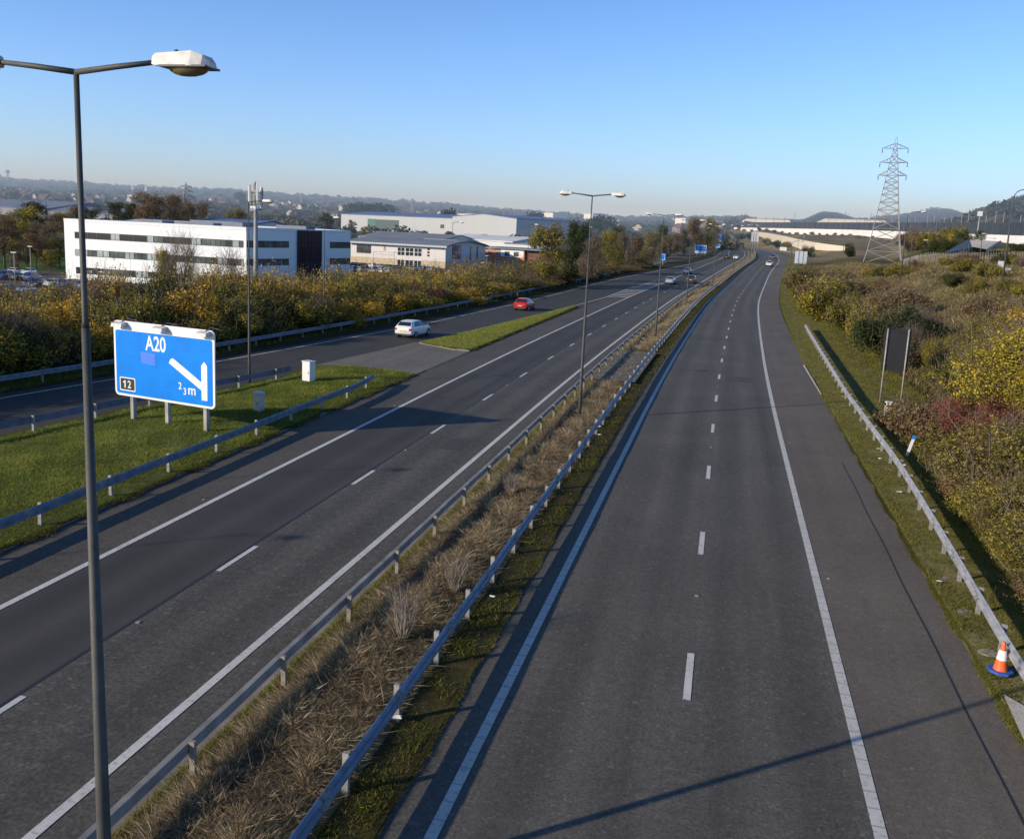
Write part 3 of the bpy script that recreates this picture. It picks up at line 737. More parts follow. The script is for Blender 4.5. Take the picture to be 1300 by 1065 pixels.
text_mesh('distance_denominator', '3', .31, SIGNW, sg, 3.27, 1.58, -.071, .9, .016)
text_mesh('distance_unit', 'm', .30, SIGNW, sg, 3.68, 1.62, -.071, 1.0, .018)
b = MB()
b.slab([(4.23,1.45),(4.56,1.45),(4.56,2.98),(4.40,3.16),(4.23,2.98)], -.074, -.070)
b.slab([(2.46,3.08),(2.38,2.90),(4.229,1.88),(4.229,2.24),(2.62,3.14)], -.0745, -.0705); b.build('direction_arrow', SIGNW, sg)
for s_ in (-.40, 2.0, 4.5):                                # overhead lighting units of the sign
    b = MB(); b.add([(s_-.32,-.42,4.30),(s_+.32,-.42,4.30),(s_+.32,-.10,4.34),(s_-.32,-.10,4.34),(s_-.30,-.38,4.44),(s_+.30,-.38,4.44),(s_+.30,-.12,4.52),(s_-.30,-.12,4.52)],
        [(3,2,1,0),(4,5,6,7),(0,1,5,4),(1,2,6,5),(2,3,7,6),(3,0,4,7)])
    lu = b.build('sign_light', LANT, sg)
    b = MB(); b.tube([(s_+.1,.12,4.2),(s_+.1,.12,4.64),(s_+.1,-.2,4.50)], .025, 6); b.tube([(s_+.1,.12,4.64),(s_+.9,.10,4.58)], .02, 6); b.build('light_bracket', DARKM, lu)

# back of the sign on the right verge
rs = empty('road_sign', (9.72, 57.9, .1), R(-3)); tag(rs, 'dark back of a tall road sign on two pale posts on the right verge', 'road sign')
b = MB(); b.slab(round_rect(-.14, 1.38, 2.0, 4.62, .06), -.05, .0); b.build('sign_board', BLACK, rs)
for s_ in (.02, 1.20): b = MB(); b.tube([(s_,-.10,-.3),(s_,-.10,4.60)], .05, 8); b.build('post', GALVP, rs)
for zz in (2.3, 2.85, 3.4, 3.95, 4.4): b = MB(); b.box(-.12, 1.36, -.066, -.051, zz-.015, zz+.015); b.build('stiffening_rail', BLACK, rs)

# roadside cabinets
def cabinet(label, x, y, w, d, h, m, doors=1):
    r_ = empty('roadside_cabinet', (x, y, tz(x, y)+.26), R(-20)); tag(r_, label, 'cabinet', None)
    b = MB(); b.box(-w/2, w/2, -d/2, d/2, .0, h-.03); b.build('body', m, r_)
    b = MB(); b.box(-w/2-.03, w/2+.03, -d/2-.03, d/2+.03, h-.03, h+.02); b.build('lid', CAB, r_)
    b = MB(); b.box(-w/2-.05, w/2+.05, -d/2-.05, d/2+.05, -.3, .06); b.build('plinth', CONC, r_)
    b = MB(); b.box(-w/2+.04, w/2-.04, -d/2-.012, -d/2-.002, .12, h-.1); dd = b.build('door', m, r_)
    b = MB(); b.box(w/2-.12, w/2-.09, -d/2-.035, -d/2-.013, h*.5, h*.5+.12); b.build('handle', DARKM, dd)
cabinet('tall white roadside cabinet at the tip of the grass, right of the lamp pole', -23.5, 47.6, .62, .45, 1.42, WHITE)
cabinet('narrow beige roadside cabinet in the grass right of the big blue sign', -21.8, 38.8, .42, .34, 1.18, mat('beige_cabinet', (.55,.50,.40), .6, var=.15, scale=4))
cabinet('small grey roadside cabinet at the foot of the dark sign back', 9.45, 53.2, .34, .3, .95, CAB)
mp = empty('marker_post', (8.7, 43.2, .1)); tag(mp, 'leaning white marker post with a blue top behind the right guardrail', 'marker post'); mp.rotation_euler = (0, R(14), 0)
b = MB(); b.box(-.06,.06,-.03,.03,-.1,.82); b.build('post', WHITE, mp); b = MB(); b.box(-.065,.065,-.035,.035,.83,1.0); b.build('blue_cap', SIGNB, mp)

# traffic cone
cn = empty('traffic_cone', (6.78, 21.1, .11)); tag(cn, 'orange traffic cone with white sleeve on a blue base beside the right guardrail', 'traffic cone')
def frus(z0, z1, r0, r1, n=24):
    b = MB(); vs = [(r0*math.cos(2*math.pi*k/n), r0*math.sin(2*math.pi*k/n), z0) for k in range(n)]+[(r1*math.cos(2*math.pi*k/n), r1*math.sin(2*math.pi*k/n), z1) for k in range(n)]
    b.add(vs, [(k,(k+1)%n,n+(k+1)%n,n+k) for k in range(n)], 0, True); b.add([vs[k] for k in range(n)], [tuple(range(n-1,-1,-1))]); b.add([vs[n+k] for k in range(n)], [tuple(range(n))]); return b
frus(.05,.72,.155,.028).build('cone_body', ORANGE, cn); frus(.30,.52,.115,.0765).build('reflective_sleeve', REFL, cn)
b = MB(); b.prism([(.27*math.cos(R(a)), .27*math.sin(R(a))) for a in range(22, 382, 45)], 0, .055); b.build('base', BLUEB, cn)

# ------------------------------------------------------------------ vehicles
def catmull(tab, n):
    return tab
CARS = {}
def paint(name, c, metal=.3): 
    if name in MATS: return MATS[name]
    m, nt, b = new_mat(name); b.inputs['Base Color'].default_value = (*c, 1); b.inputs['Roughness'].default_value = .28; b.inputs['Metallic'].default_value = metal
    b.inputs['Coat Weight'].default_value = .7; b.inputs['Coat Roughness'].default_value = .08
    no = nt.nodes.new('ShaderNodeTexNoise'); no.inputs['Scale'].default_value = 6
    mx = nt.nodes.new('ShaderNodeMix'); mx.data_type = 'RGBA'; mx.inputs[6].default_value = (*[q*.88 for q in c], 1); mx.inputs[7].default_value = (*c, 1)
    nt.links.new(no.outputs['Fac'], mx.inputs[0]); nt.links.new(mx.outputs[2], b.inputs['Base Color'])
    MATS[name] = m; return m
STY = {
 # y, z_bottom, z_belt, z_top, half width at belt, half width at roof   (rear at y = -L/2)
 'hatch': (4.05, .86, [(-2.02,.40,.72,.74,.70,.66),(-1.98,.30,.88,.90,.78,.70),(-1.86,.24,.95,1.02,.83,.72),(-1.55,.22,.96,1.34,.85,.62),(-1.20,.20,.96,1.43,.86,.62),(-.4,.20,.95,1.46,.86,.62),(.15,.20,.94,1.42,.86,.61),(.55,.20,.93,1.22,.86,.64),(.98,.20,.92,.95,.85,.72),(1.5,.22,.84,.87,.82,.66),(1.88,.26,.70,.74,.74,.60),(2.03,.34,.52,.56,.60,.5)],
           dict(side=[(-1.42,.98,-1.18,1.36),(-.30,.98,-.30,1.38),(.86,.97,.20,1.36)], wheels=(-1.22,1.27))),
 'saloon': (4.5, .88, [(-2.25,.40,.74,.76,.70,.66),(-2.18,.30,.92,.95,.80,.72),(-1.75,.22,.97,1.0,.85,.74),(-1.40,.20,.97,1.10,.87,.68),(-.85,.20,.96,1.38,.87,.62),(-.2,.20,.95,1.43,.87,.62),(.3,.20,.94,1.39,.87,.61),(.75,.20,.93,1.15,.87,.66),(1.15,.20,.92,.95,.86,.74),(1.7,.22,.84,.87,.83,.68),(2.1,.26,.70,.74,.74,.60),(2.25,.34,.52,.56,.60,.5)],
           dict(side=[(-1.22,.99,-.80,1.33),(-.15,.98,-.15,1.36),(1.0,.97,.38,1.33)], wheels=(-1.38,1.40))),
 'suv': (4.4, .90, [(-2.2,.45,.90,.94,.78,.74),(-2.15,.34,1.04,1.10,.86,.76),(-2.0,.30,1.08,1.45,.88,.70),(-1.7,.28,1.08,1.68,.89,.68),(-.6,.28,1.07,1.72,.90,.68),(.15,.28,1.06,1.66,.90,.68),(.6,.28,1.05,1.38,.90,.72),(1.0,.28,1.03,1.08,.89,.78),(1.6,.30,.96,1.0,.87,.74),(2.05,.34,.80,.86,.80,.68),(2.2,.42,.62,.68,.70,.6)],
           dict(side=[(-1.9,1.12,-1.78,1.58),(-.6,1.12,-.6,1.62),(.85,1.10,.25,1.58)], wheels=(-1.32,1.38))),
}
def make_car(style, pm, label, group=None, plate_rear=YPLATE):
    Ln, hw, st_, inf = STY[style]
    root = empty('car'); tag(root, label, 'car', group)
    mb = MB(); vs = []
    for (y, zb, zl, zt, wb, wt) in st_:
        half = [(0, zb), (wb*.80, zb), (wb*.97, zb+.10), (wb*1.0, zb+(zl-zb)*.45), (wb*1.0, zb+(zl-zb)*.78), (wb*.955, zl), (wt+(wb*.93-wt)*.25, zl+(zt-zl)*.72), (wt*.93, zt-.02*(zt-zl > .1)), (wt*.6, zt), (0, zt+.012)]
        ring = half+[(-a, b) for a, b in half[-2:0:-1]]
        vs += [(a, y, b) for a, b in ring]
    n = 18; m_ = len(st_)
    fs = [(i*n+k, (i+1)*n+k, (i+1)*n+(k+1)%n, i*n+(k+1)%n) for i in range(m_-1) for k in range(n)]
    fs += [tuple(range(n)), tuple(range(m_*n-1, (m_-1)*n-1, -1))]
    mb.add(vs, fs, 0, True)
    bd = mb.build('body', pm, root)
    try:
        bd.data.set_sharp_from_angle(angle=R(32))
    except Exception: pass
    def interp(y, k):
        return float(np.interp(y, [s[0] for s in st_], [s[k] for s in st_]))
    def gpt(y, z, sgn):                 # a point on the glasshouse side, pushed out a little
        zl, zt, wb, wt = (interp(y, k) for k in (2, 3, 4, 5))
        t = min(1, max(0, (z-zl)/max(.05, zt-zl)))
        p0, p1, p2 = wb*.955, wt+(wb*.93-wt)*.25, wt*.93
        w = p0+(p1-p0)*t/.72 if t < .72 else p1+(p2-p1)*(t-.72)/.28
        return (sgn*(w+.012), y, z)
    sd = inf['side']
    for sgn in (-1, 1):
        for (a, b2) in ((sd[0], sd[1]), (sd[1], sd[2])):
            y00, zl0, y01, zt0 = a; y10, zl1, y11, zt1 = b2
            g_ = .03; w_ = MB()
            q = []
            for t in (0, .5, 1):
                yb = (y00+g_)+(y10-g_-y00-g_)*t; yt = (y01+g_)+(y11-g_-y01-g_)*t
                for s2 in (0, .5, 1):
                    yy = yb+(yt-yb)*s2; zz = (zl0+(zl1-zl0)*t)*(1-s2)+(zt0+(zt1-zt0)*t)*s2
                    q.append(gpt(yy, zz, sgn))
            f_ = [(i*3+j, i*3+j+1, (i+1)*3+j+1, (i+1)*3+j) for i in range(2) for j in range(2)]
            w_.add(q, f_, 0, True); w_.build('window', GLASS, root)
        mi = MB(); yb = sd[2][0]-.12; mi.box(sgn*(hw+.02) if sgn > 0 else -hw-.18, hw+.18 if sgn > 0 else -hw-.02, yb-.06, yb+.06, sd[2][1]-.02, sd[2][1]+.12); mi.build('wing_mirror', pm, root)
    # rear and front screens laid on the loft
    def screen(y0, y1, name, fz):
        w_ = MB(); q = []
        for t in (.06, .5, .92):
            y = y0+(y1-y0)*t; zt = interp(y, 3); wt = interp(y, 5)*.86
            for s2 in (-1, -.5, 0, .5, 1): q.append((wt*s2, y+(-.012 if fz < 0 else .012), zt+.020-.006*abs(s2)))
        f_ = [(i*5+j, i*5+j+1, (i+1)*5+j+1, (i+1)*5+j) for i in range(2) for j in range(4)]
        w_.add(q, f_, 0, True); return w_.build(name, GLASS, root)
    ys = [s[0] for s in st_]
    if style == 'hatch': screen(-1.86, -1.50, 'rear_window', -1); screen(.20, .95, 'windscreen', 1)
    elif style == 'saloon': screen(-1.42, -.84, 'rear_window', -1); screen(.34, 1.12, 'windscreen', 1)
    else: screen(-2.14, -1.78, 'rear_window', -1); screen(.2, .98, 'windscreen', 1)
    yr = st_[0][0]; yf = st_[-1][0]
    zt1 = st_[1][2]
    for sgn in (-1, 1):
        l = MB(); x0, x1 = sorted((sgn*.56, sgn*.80)); l.box(x0, x1, yr-.0, yr+.16, zt1-.22, zt1-.02); l.build('tail_light', REDL, root)
        l = MB(); x0, x1 = sorted((sgn*.42, sgn*.68)); l.box(x0, x1, yf-.26, yf-.02, .56, .70); l.build('headlight', LAMPW, root)
    l = MB(); l.box(-.26,.26, yr-.02, yr+.02, zt1-.34, zt1-.23); l.build('number_plate', plate_rear, root)
    l = MB(); l.box(-.26,.26, yf-.05, yf+.02, .40,.50); l.build('number_plate', WPLATE, root)
    l = MB(); l.box(-.68,.68, yr-.03, yr+.15, .28,.40); l.build('bumper', DARKM, root)
    l = MB(); l.box(-.50,.50, yf-.12, yf+.01, .30,.40); l.build('grille', DARKM, root)
    for wy in inf['wheels']:
        for sgn in (-1, 1):
            wr = .33 if style == 'suv' else .30
            a = MB(); a.tube([(sgn*(hw-.20),wy,wr),(sgn*(hw-.005),wy,wr)], wr+.07, 18, smooth=False); a.build('wheel_arch', BLACK, root)
            w_ = MB(); w_.tube([(sgn*(hw-.21),wy,wr),(sgn*(hw-.03),wy,wr),(sgn*(hw+.012),wy,wr)], [wr,wr,wr-.03], 20, smooth=False); wh = w_.build('wheel', TYRE, root)
            w_ = MB(); w_.tube([(sgn*(hw),wy,wr),(sgn*(hw+.022),wy,wr)], [wr*.66, wr*.60], 10, smooth=False); w_.build('rim', RIM, wh)
    return root
def heading(f, y): return -math.atan2(float(f(y+3)-f(y-3)), 6.0)
pw = paint('paint_white', (.74,.75,.76), 0); pr_ = paint('paint_red', (.50,.02,.02), .1); ps = paint('paint_silver_blue', (.42,.50,.54), .4)
pd = paint('paint_dark_grey', (.06,.065,.075), .4); pb_ = paint('paint_blue', (.05,.12,.30), .3); pk = paint('paint_black', (.02,.022,.025), .3); pg_ = paint('paint_silver', (.50,.51,.53), .6); pgr = paint('paint_green', (.03,.10,.07), .3)
def put_car(c, x, y, rz, z=None):
    c.location = (x, y, (float(zr(y)) if z is None else z)+.012); c.rotation_euler = (0, 0, rz)
put_car(make_car('hatch', pw, 'white hatchback on the slip road beside the tip of the grass wedge'), -26.3, 73.4, heading(slipFar, 73))
put_car(make_car('hatch', pr_, 'red hatchback on the slip road ahead of the white hatchback'), -23.9, 106.6, heading(slipFar, 106))
put_car(make_car('saloon', ps, 'pale blue silver car in the left lane level with the striped hatching'), float(Cn(181))-7.9, 181, heading(Cn, 181))
put_car(make_car('suv', pd, 'dark estate car overtaking beside the pale blue silver car'), float(Cn(187))-4.4, 187.5, heading(Cn, 187))
put_car(make_car('hatch', ps, 'pale blue hatchback ahead of the dark estate car, left of the median'), float(Cn(224))-9.0, 224, heading(Cn, 224))
put_car(make_car('hatch', pw, 'small white car far ahead on the left carriageway close to the median'), float(Cn(326))-4.6, 326, heading(Cn, 326))
put_car(make_car('saloon', pk, 'black car far ahead on the left carriageway in the tree shade'), float(Cn(330))-8.0, 330, heading(Cn, 330))
put_car(make_car('suv', pw, 'white van like car coming towards the camera on the right carriageway'), float(Cn(287))+8.2, 287, heading(Cn, 287)+math.pi)
put_car(make_car('saloon', pd, 'grey car coming towards the camera behind the white one'), float(Cn(352))+7.6, 352, heading(Cn, 352)+math.pi)
put_car(make_car('hatch', pw, 'farthest white car, where the left carriageway bends out of sight'), float(Cn(590))-5.0, 590, heading(Cn, 590))
#PART2
# ------------------------------------------------------------------ car park on the estate (left)
def gsheet(name, pts, m, dz=.06, n=10):
    """a four-cornered sheet draped on the terrain"""
    a, b, c, d = [np.array(p[:2]) for p in pts]; vs = []; fs = []
    for i in range(n+1):
        for j in range(n+1):
            p = (a*(1-j/n)+b*j/n)*(1-i/n)+(d*(1-j/n)+c*j/n)*i/n
            vs.append((p[0], p[1], tz(p[0], p[1])+dz))
    fs = [(i*(n+1)+j, i*(n+1)+j+1, (i+1)*(n+1)+j+1, (i+1)*(n+1)+j) for i in range(n) for j in range(n)]
    mb = MB(); mb.add(vs, fs, 0, True); return structure(mb.build(name, m))
gsheet('car_park', [ground_at(-60, 128), ground_at(300, 128), ground_at(300, 200), ground_at(-60, 200)], ASSH, n=24)
gsheet('car_park', [ground_at(440, 195), ground_at(640, 205), ground_at(650, 345), ground_at(440, 330)], ASSH, n=24)

# ------------------------------------------------------------------ buildings
def frame2(pxA, DA, pxB, DB, z):
    """origin and turn of a front running from A (left) to B (right); +y goes away from the camera"""
    a = np.array(colz(pxA, DA, z)); b = np.array(colz(pxB, DB, z)); d = b-a
    return a, math.atan2(d[1], d[0]), float(np.linalg.norm(d))
def bldg(label, cat, pxA, DA, pxB, DB, z, name='building'):
    a, ang, L = frame2(pxA, DA, pxB, DB, z); r = empty(name, (a[0], a[1], z), ang); tag(r, label, cat); return r, L
def win(parent, x0, x1, z0, z1, y=-.0, glass=None, frame=None, nx=1, nz=1, t=.06, side=None):
    """a window: frame bars as a part with its panes below; side='x' lays it on a plane x = y"""
    g = MB(); f = MB()
    def bx(m_, a0, a1, c0, c1, d0, d1):
        if side is None: m_.box(a0, a1, y-d1, y-d0, c0, c1)
        else: m_.box(y+d0, y+d1, a0, a1, c0, c1)
    bx(g, x0, x1, z0, z1, .01, .03)
    for k in range(nx+1):
        xx = x0+(x1-x0)*k/nx; bx(f, xx-t/2, xx+t/2, z0, z1, .032, .07)
    for k in range(nz+1):
        zz = z0+(z1-z0)*k/nz; bx(f, x0, x1, zz-t/2, zz+t/2, .032, .062)
    w = f.build('window', frame or DARKM, parent); g.build('pane', glass or WGLASS, w); return w

# white three storey office: lit long front, shaded right wing with the dark glazed bay
zo = -4.5; HT = 12.0
of, Lf = bldg('long white three storey office block with ribbon windows beyond the car park', 'office building', 84, 183, 313, 172, zo, 'office_building')
ax, ay = colz(313, 172, zo); bx_, by_ = colz(444, 200, zo); fa = of.rotation_euler[2]
wing = math.atan2(by_-ay, bx_-ax)-fa; Lw = math.hypot(bx_-ax, by_-ay)
def wp(t, off=0):    # a point on the wing wall in local coordinates; off outward
    return (Lf+math.cos(wing)*t+math.sin(wing)*off, math.sin(wing)*t-math.cos(wing)*off)
back = 26
b = MB(); P4 = [(0,0),(Lf,0),wp(Lw),(wp(Lw)[0]-back*.9, wp(Lw)[1]+9),(6,34)]
n = len(P4); b.prism(P4, -1, HT-.3); b.build('wall', CLADW, of)
b = MB()
for (p, q) in ((P4[0],P4[1]),(P4[1],P4[2]),(P4[2],P4[3]),(P4[3],P4[4]),(P4[4],P4[0])):
    d = Vector((q[0]-p[0], q[1]-p[1])).normalized(); nn = Vector((d.y, -d.x))*.06; nb = Vector((d.y, -d.x))*-.5
    b.prism([(p[0]+nn.x, p[1]+nn.y), (q[0]+nn.x, q[1]+nn.y), (q[0]+nb.x, q[1]+nb.y), (p[0]+nb.x, p[1]+nb.y)], HT-.29, HT+.30)
b.build('parapet', WHITE, of)
b = MB(); b.prism([(.6,.6),(Lf-.4,.6),(wp(Lw-.5)[0]-.6, wp(Lw-.5)[1]),(P4[3][0], P4[3][1]-.6),(6.5,33)], HT-.28, HT-.1); rf = b.build('roof', ROOFW, of)
for (x, y, w_, d_, h_) in ((Lf*.25,9,6,4,1.1),(Lf*.5,7,9,3,1.0),(Lf*.68,12,5,5,1.5),(Lf*.9,18,7,4,1.3),(Lf*.4,18,12,6,1.6)):
    q = MB(); q.box(x, x+w_, y, y+d_, HT-.1, HT+h_*.7); q.build('roof_plant', ROOFG, rf)
TINT = [mat('pale_blind_glass', (.34,.38,.35), .3, var=.25, scale=.6), WGLASS, mat('dark_pane', (.03,.035,.038), .12)]
random.seed(5)
for fl, zz in enumerate((1.35, 4.95, 8.45)):
    x = 2.6
    while x < Lf-1.0:
        w_ = random.choice((1.5, 2.2, 3.2)); w_ = min(w_, Lf-.6-x)
        if w_ < .5: break
        win(of, x, x+w_-.08, zz, zz+1.25, 0, random.choice((TINT[0], TINT[0], TINT[1], TINT[2])) if w_ < 3 else random.choice((TINT[2], TINT[2], TINT[1])), POLE, max(1, int(w_/1.0)), 1, .07); x += w_
def wing_win(t0, t1, z0, z1, glass, nx, nm='window'):
    g = MB(); g.prism([wp(t0, .03), wp(t1, .03), wp(t1, .0), wp(t0, .0)], z0, z1); f = MB()
    for k in range(nx+1):
        t = t0+(t1-t0)*k/nx; f.prism([wp(t-.05, .07), wp(t+.05, .07), wp(t+.05, .032), wp(t-.05, .032)], z0, z1)
    w_ = f.build(nm, POLE, of); g.build('pane', glass, w_)
for zz in (4.95, 8.45): wing_win(.15, Lw*.37, zz, zz+1.35, WGLASS, 8)
for zz in (4.95, 8.45): wing_win(Lw*.78, Lw-.2, zz, zz+1.35, WGLASS, 9)
wing_win(Lw*.37, Lw*.60, -.5, HT-.25, NAVY, 7, 'glazed_bay') if False else None
g = MB(); g.prism([wp(Lw*.45, .35), wp(Lw*.68, .35), wp(Lw*.68, .0), wp(Lw*.45, .0)], -1, HT+.05); gb = g.build('glazed_bay', NAVY, of)
f = MB()
for k in range(8):
    t = Lw*.45+Lw*.23*k/7; f.prism([wp(t-.05, .40), wp(t+.05, .40), wp(t+.05, .352), wp(t-.05, .352)], -1, HT)
for zz in (2, 5.3, 8.8): f.prism([wp(Lw*.45, .39), wp(Lw*.68, .39), wp(Lw*.68, .353), wp(Lw*.45, .353)], zz, zz+.1)
f.build('glazing_bar', BLACK, gb)
g = MB(); g.prism([wp(Lw*.785, .09), wp(Lw*.80, .09), wp(Lw*.80, .04), wp(Lw*.785, .04)], 5.0, 6.1); g.build('red_sign_panel', mat('red_panel', (.55,.03,.03), .5), of)

# cream two storey block with a curved grey roof
zc_ = -3.9
cb, L2 = bldg('cream and buff two storey office with curved grey roof and letter B on its front', 'office building', 445, 302, 565, 290, zc_, 'office_building')
W2, W1, D2 = 7.1, 2.4, 34
b = MB(); b.box(0, L2, 0, D2, W1+.003, W2); b.build('wall', CREAM, cb)
b = MB(); b.box(-.04, L2+.04, -.04, D2, -1, W1); b.build('plinth', STONE, cb)
b = MB(); ns = 14; pr = []
for k in range(ns+1):
    t = k/ns; y = -1.4+(D2+2.6)*t; pr.append((y, W2+.05+2.6*math.sin(math.pi*min(1, t*.92+.03))**.8*.75+.0))
vs = [(-1.0, y, z) for y, z in pr]+[(L2+1.0, y, z) for y, z in pr]+[(-1.0, y, z-.35) for y, z in pr]+[(L2+1.0, y, z-.35) for y, z in pr]
m_ = ns+1
fs = [(k, k+1, m_+k+1, m_+k) for k in range(ns)]+[(2*m_+k+1, 2*m_+k, 3*m_+k, 3*m_+k+1) for k in range(ns)]+[(k+1, k, 2*m_+k, 2*m_+k+1) for k in range(ns)]+[(m_+k, m_+k+1, 3*m_+k+1, 3*m_+k) for k in range(ns)]+[(0, m_, 3*m_, 2*m_), (ns, 2*m_+ns, 3*m_+ns, m_+ns)]
b.add(vs, fs); b.build('roof', ROOFG, cb); b = MB(); b.box(-1.0, L2+1.0, -1.50, -1.41, W2-.25, W2+.35); b.build('fascia', mat('fascia_grey', (.42,.44,.46), .6), cb)
# gable infill under the curved roof
b = MB(); gp = [(L2-.03, y, z-.36) for y, z in pr if 0 <= y <= D2]; gp = [(L2-.03, 0, W2+.002)]+gp+[(L2-.03, D2, W2+.002)]
b.add(gp+[(L2-.25, y, z) for _, y, z in gp], [tuple(range(len(gp))), tuple(range(2*len(gp)-1, len(gp)-1, -1))]); b.build('gable', CREAM, cb)
k_ = L2/119.0
for (a, c, z0, z1, nx, nz) in ((8,26,3.7,6.3,5,3),(60,69,3.6,6.2,2,2),(70,80,3.6,6.2,2,2),(81,90,3.6,6.2,2,2),(60,69,.2,2.25,2,1),(70,80,.2,2.25,2,1),(81,90,.2,2.25,2,1)):
    win(cb, a*k_, c*k_, z0, z1, -.045 if z0 < W1 else 0, TINT[2] if nx == 2 else WGLASS, WHITE if nx == 2 else BLACK, nx, nz, .13)
for zz in (3.8, 4.8, 5.8): win(cb, 97*k_, 99.5*k_, zz, zz+.55, 0, TINT[2], BLACK, 1, 1, .08)
text_mesh('front_letter', 'B', 1.5, BLACK, cb, 44*k_, 4.9, -.03, .8)
b = MB()
for (a, c, z0) in ((31,58,4.25),(33,56,3.45)):
    x = a*k_
    while x < c*k_: b.box(x, x+random.uniform(.25,.6), -.03, -.008, z0, z0+.22); x += .8
b.build('small_lettering', mat('sign_grey', (.25,.25,.27), .6), cb)
win(cb, 5, 12, 3.2, 7.6, L2, mat('amber_glass', (.20,.13,.09), .12, var=.6, scale=.5, tint=(.4,.42,.42)), BLACK, 3, 3, .14, side='x')
for a in (20, 26): win(cb, a, a+.8, 2.8, 7.2, L2, TINT[2], BLACK, 1, 3, .1, side='x')
b = MB(); b.box(L2+.005, L2+.05, 14, 18, 4.4, 6.8); b.build('wall_sign', mat('pale_sign', (.55,.62,.75), .5), cb)

# orange brick building behind it
ob, L3 = bldg('orange brick and white two storey building to the right of the cream office', 'building', 604, 330, 665, 322, -3.6)
b = MB(); b.box(0, L3, 0, 22, -1, 5.9); b.build('wall', BRICKO, ob)
b = MB(); b.box(L3*.52, L3-.3, -.12, -.01, 3.6, 6.3); b.build('wall_panel', WHITE, ob)
b = MB(); b.box(-.6, L3+9, -1.0, 23, 6.31, 6.75); b.build('roof', ROOFG, ob)
b = MB(); b.box(L3+.02, L3+8.4, 1.2, 21, -1, 6.29); b.build('dark_wing', mat('dark_brick', (.13,.06,.05), .8), ob)
for i in range(5):
    a = 1+i*(L3-1.5)/5
    win(ob, a, a+1.8, .9, 2.7, 0, None, WHITE, 2, 2, .1)
    win(ob, a, a+1.8, 3.9, 5.4, -.12 if a > L3*.52 else 0, None, WHITE if a < L3*.5 else BLACK, 2, 2, .1)
for a in (1.2, 4.6): win(ob, L3+a, L3+a+1.8, .9, 3.4, 1.2, None, BRICKO, 2, 2, .12)

def shed(label, pxA, DA, pxB, DB, z, h, depth, mw, mr, rise=1.2, name='warehouse', extras=(), over=.3):
    r, L = bldg(label, 'warehouse', pxA, DA, pxB, DB, z, name)
    b = MB(); b.box(0, L, 0, depth, -3, h)
    for x_ in (0, L-.05): b.add([(x_,0,h),(x_,depth,h),(x_,depth/2,h+rise),(x_+.05,0,h),(x_+.05,depth,h),(x_+.05,depth/2,h+rise)], [(0,1,2),(5,4,3)])
    b.build('wall', mw, r)
    b = MB(); y0, y1 = -over, depth+over; zz = h+.02
    b.add([(-over,y0,zz),(L+over,y0,zz),(L+over,(y0+y1)/2,zz+rise),(-over,(y0+y1)/2,zz+rise),(L+over,y1,zz),(-over,y1,zz),
           (-over,y0,zz+.4),(L+over,y0,zz+.4),(L+over,(y0+y1)/2,zz+rise+.4),(-over,(y0+y1)/2,zz+rise+.4),(L+over,y1,zz+.4),(-over,y1,zz+.4)],
          [(3,2,1,0),(5,4,2,3),(6,7,8,9),(9,8,10,11),(0,1,7,6),(4,5,11,10),(1,2,8,7),(2,4,10,8),(0,6,9,3),(3,9,11,5)]); b.build('roof', mr, r)
    for (nm, x0, x1, z0, z1, m) in extras:
        b = MB(); b.box(x0*L, x1*L, -.18, -.01, z0, z1); b.build(nm, m, r)
    return r, L
zA = zpy(433, 287, 640)
shed('long pale warehouse with a blue grey roof and a green end panel', 433, 640, 655, 560, zA, 8.6, 60, CLADS, ROOFB, 2.6, extras=(('green_door',.17,.22,0,6.2,GREENP),('dark_cladding',.222,.36,-1,6.0,mat('dark_green_cladding',(.05,.09,.09),.6)),('loading_door',.70,.725,2.0,5.0,BLACK),('loading_door',.60,.62,2.0,4.4,BLACK),('red_container',.80,.825,2.2,4.6,mat('red_container',(.45,.04,.03),.6)),('cream_wall_band',.72,.98,-1,3.6,mat('cream_band',(.62,.56,.44),.7))))
shed('taller pale warehouse with a blue roof behind the tall willows', 655, 545, 745, 600, zpy(655, 299, 545), 10.2, 55, CLADS, ROOFB, 2.2, extras=(('cream_wall_band',.02,.9,-1,4.0,MATS['cream_band']),))
shed('white fronted shed behind the roof of the long warehouse', 572, 760, 640, 720, zpy(600, 283, 740), 7.0, 40, mat('white_wall', (.75,.75,.74), .6), ROOFW, .8)
shed('low white shed with pale curved roof in front of the long warehouse', 455, 400, 560, 385, -1.0, 4.6, 40, mat('white_wall2', (.55,.54,.52), .6), ROOFG, 2.4)
shed('small dark grey shed in front of the long warehouse', 529, 372, 570, 368, -2.0, 5.2, 18, mat('dark_grey_wall', (.09,.10,.12), .6), ROOFW, .8)
shed('pale wide roofed shed right of the cream office', 560, 420, 650, 400, -1.2, 5.4, 40, mat('pale_wall', (.6,.59,.57), .6), ROOFW, 2.2)
shed('low grey roofed building with pale front beyond the brick building', 640, 400, 700, 390, -1, 4.5, 25, MATS['pale_wall'], ROOFG, 1)
shed('low office with a blue end bay behind the white office roof', 343, 330, 392, 322, -1.2, 7.6, 14, mat('tan_wall', (.5,.42,.28), .7), ROOFB, .8, extras=(('blue_bay',.38,.86,1,6.6,BLUEP),('window_strip',.1,.32,3,6,TINT[2])))
shed('broad white roofed hall directly behind the white office', 130, 262, 262, 245, -3.6, 9.4, 30, MATS['white_wall2'], ROOFW, 1.6, extras=(('window_strip',.55,.95,5.6,7.4,NAVY),))
shed('blue grey roofed hall behind the right end of the white office', 240, 300, 318, 290, -2.5, 9.6, 22, MATS['white_wall2'], ROOFB, 1.5, extras=(('window_strip',.5,.9,4,8,NAVY),))
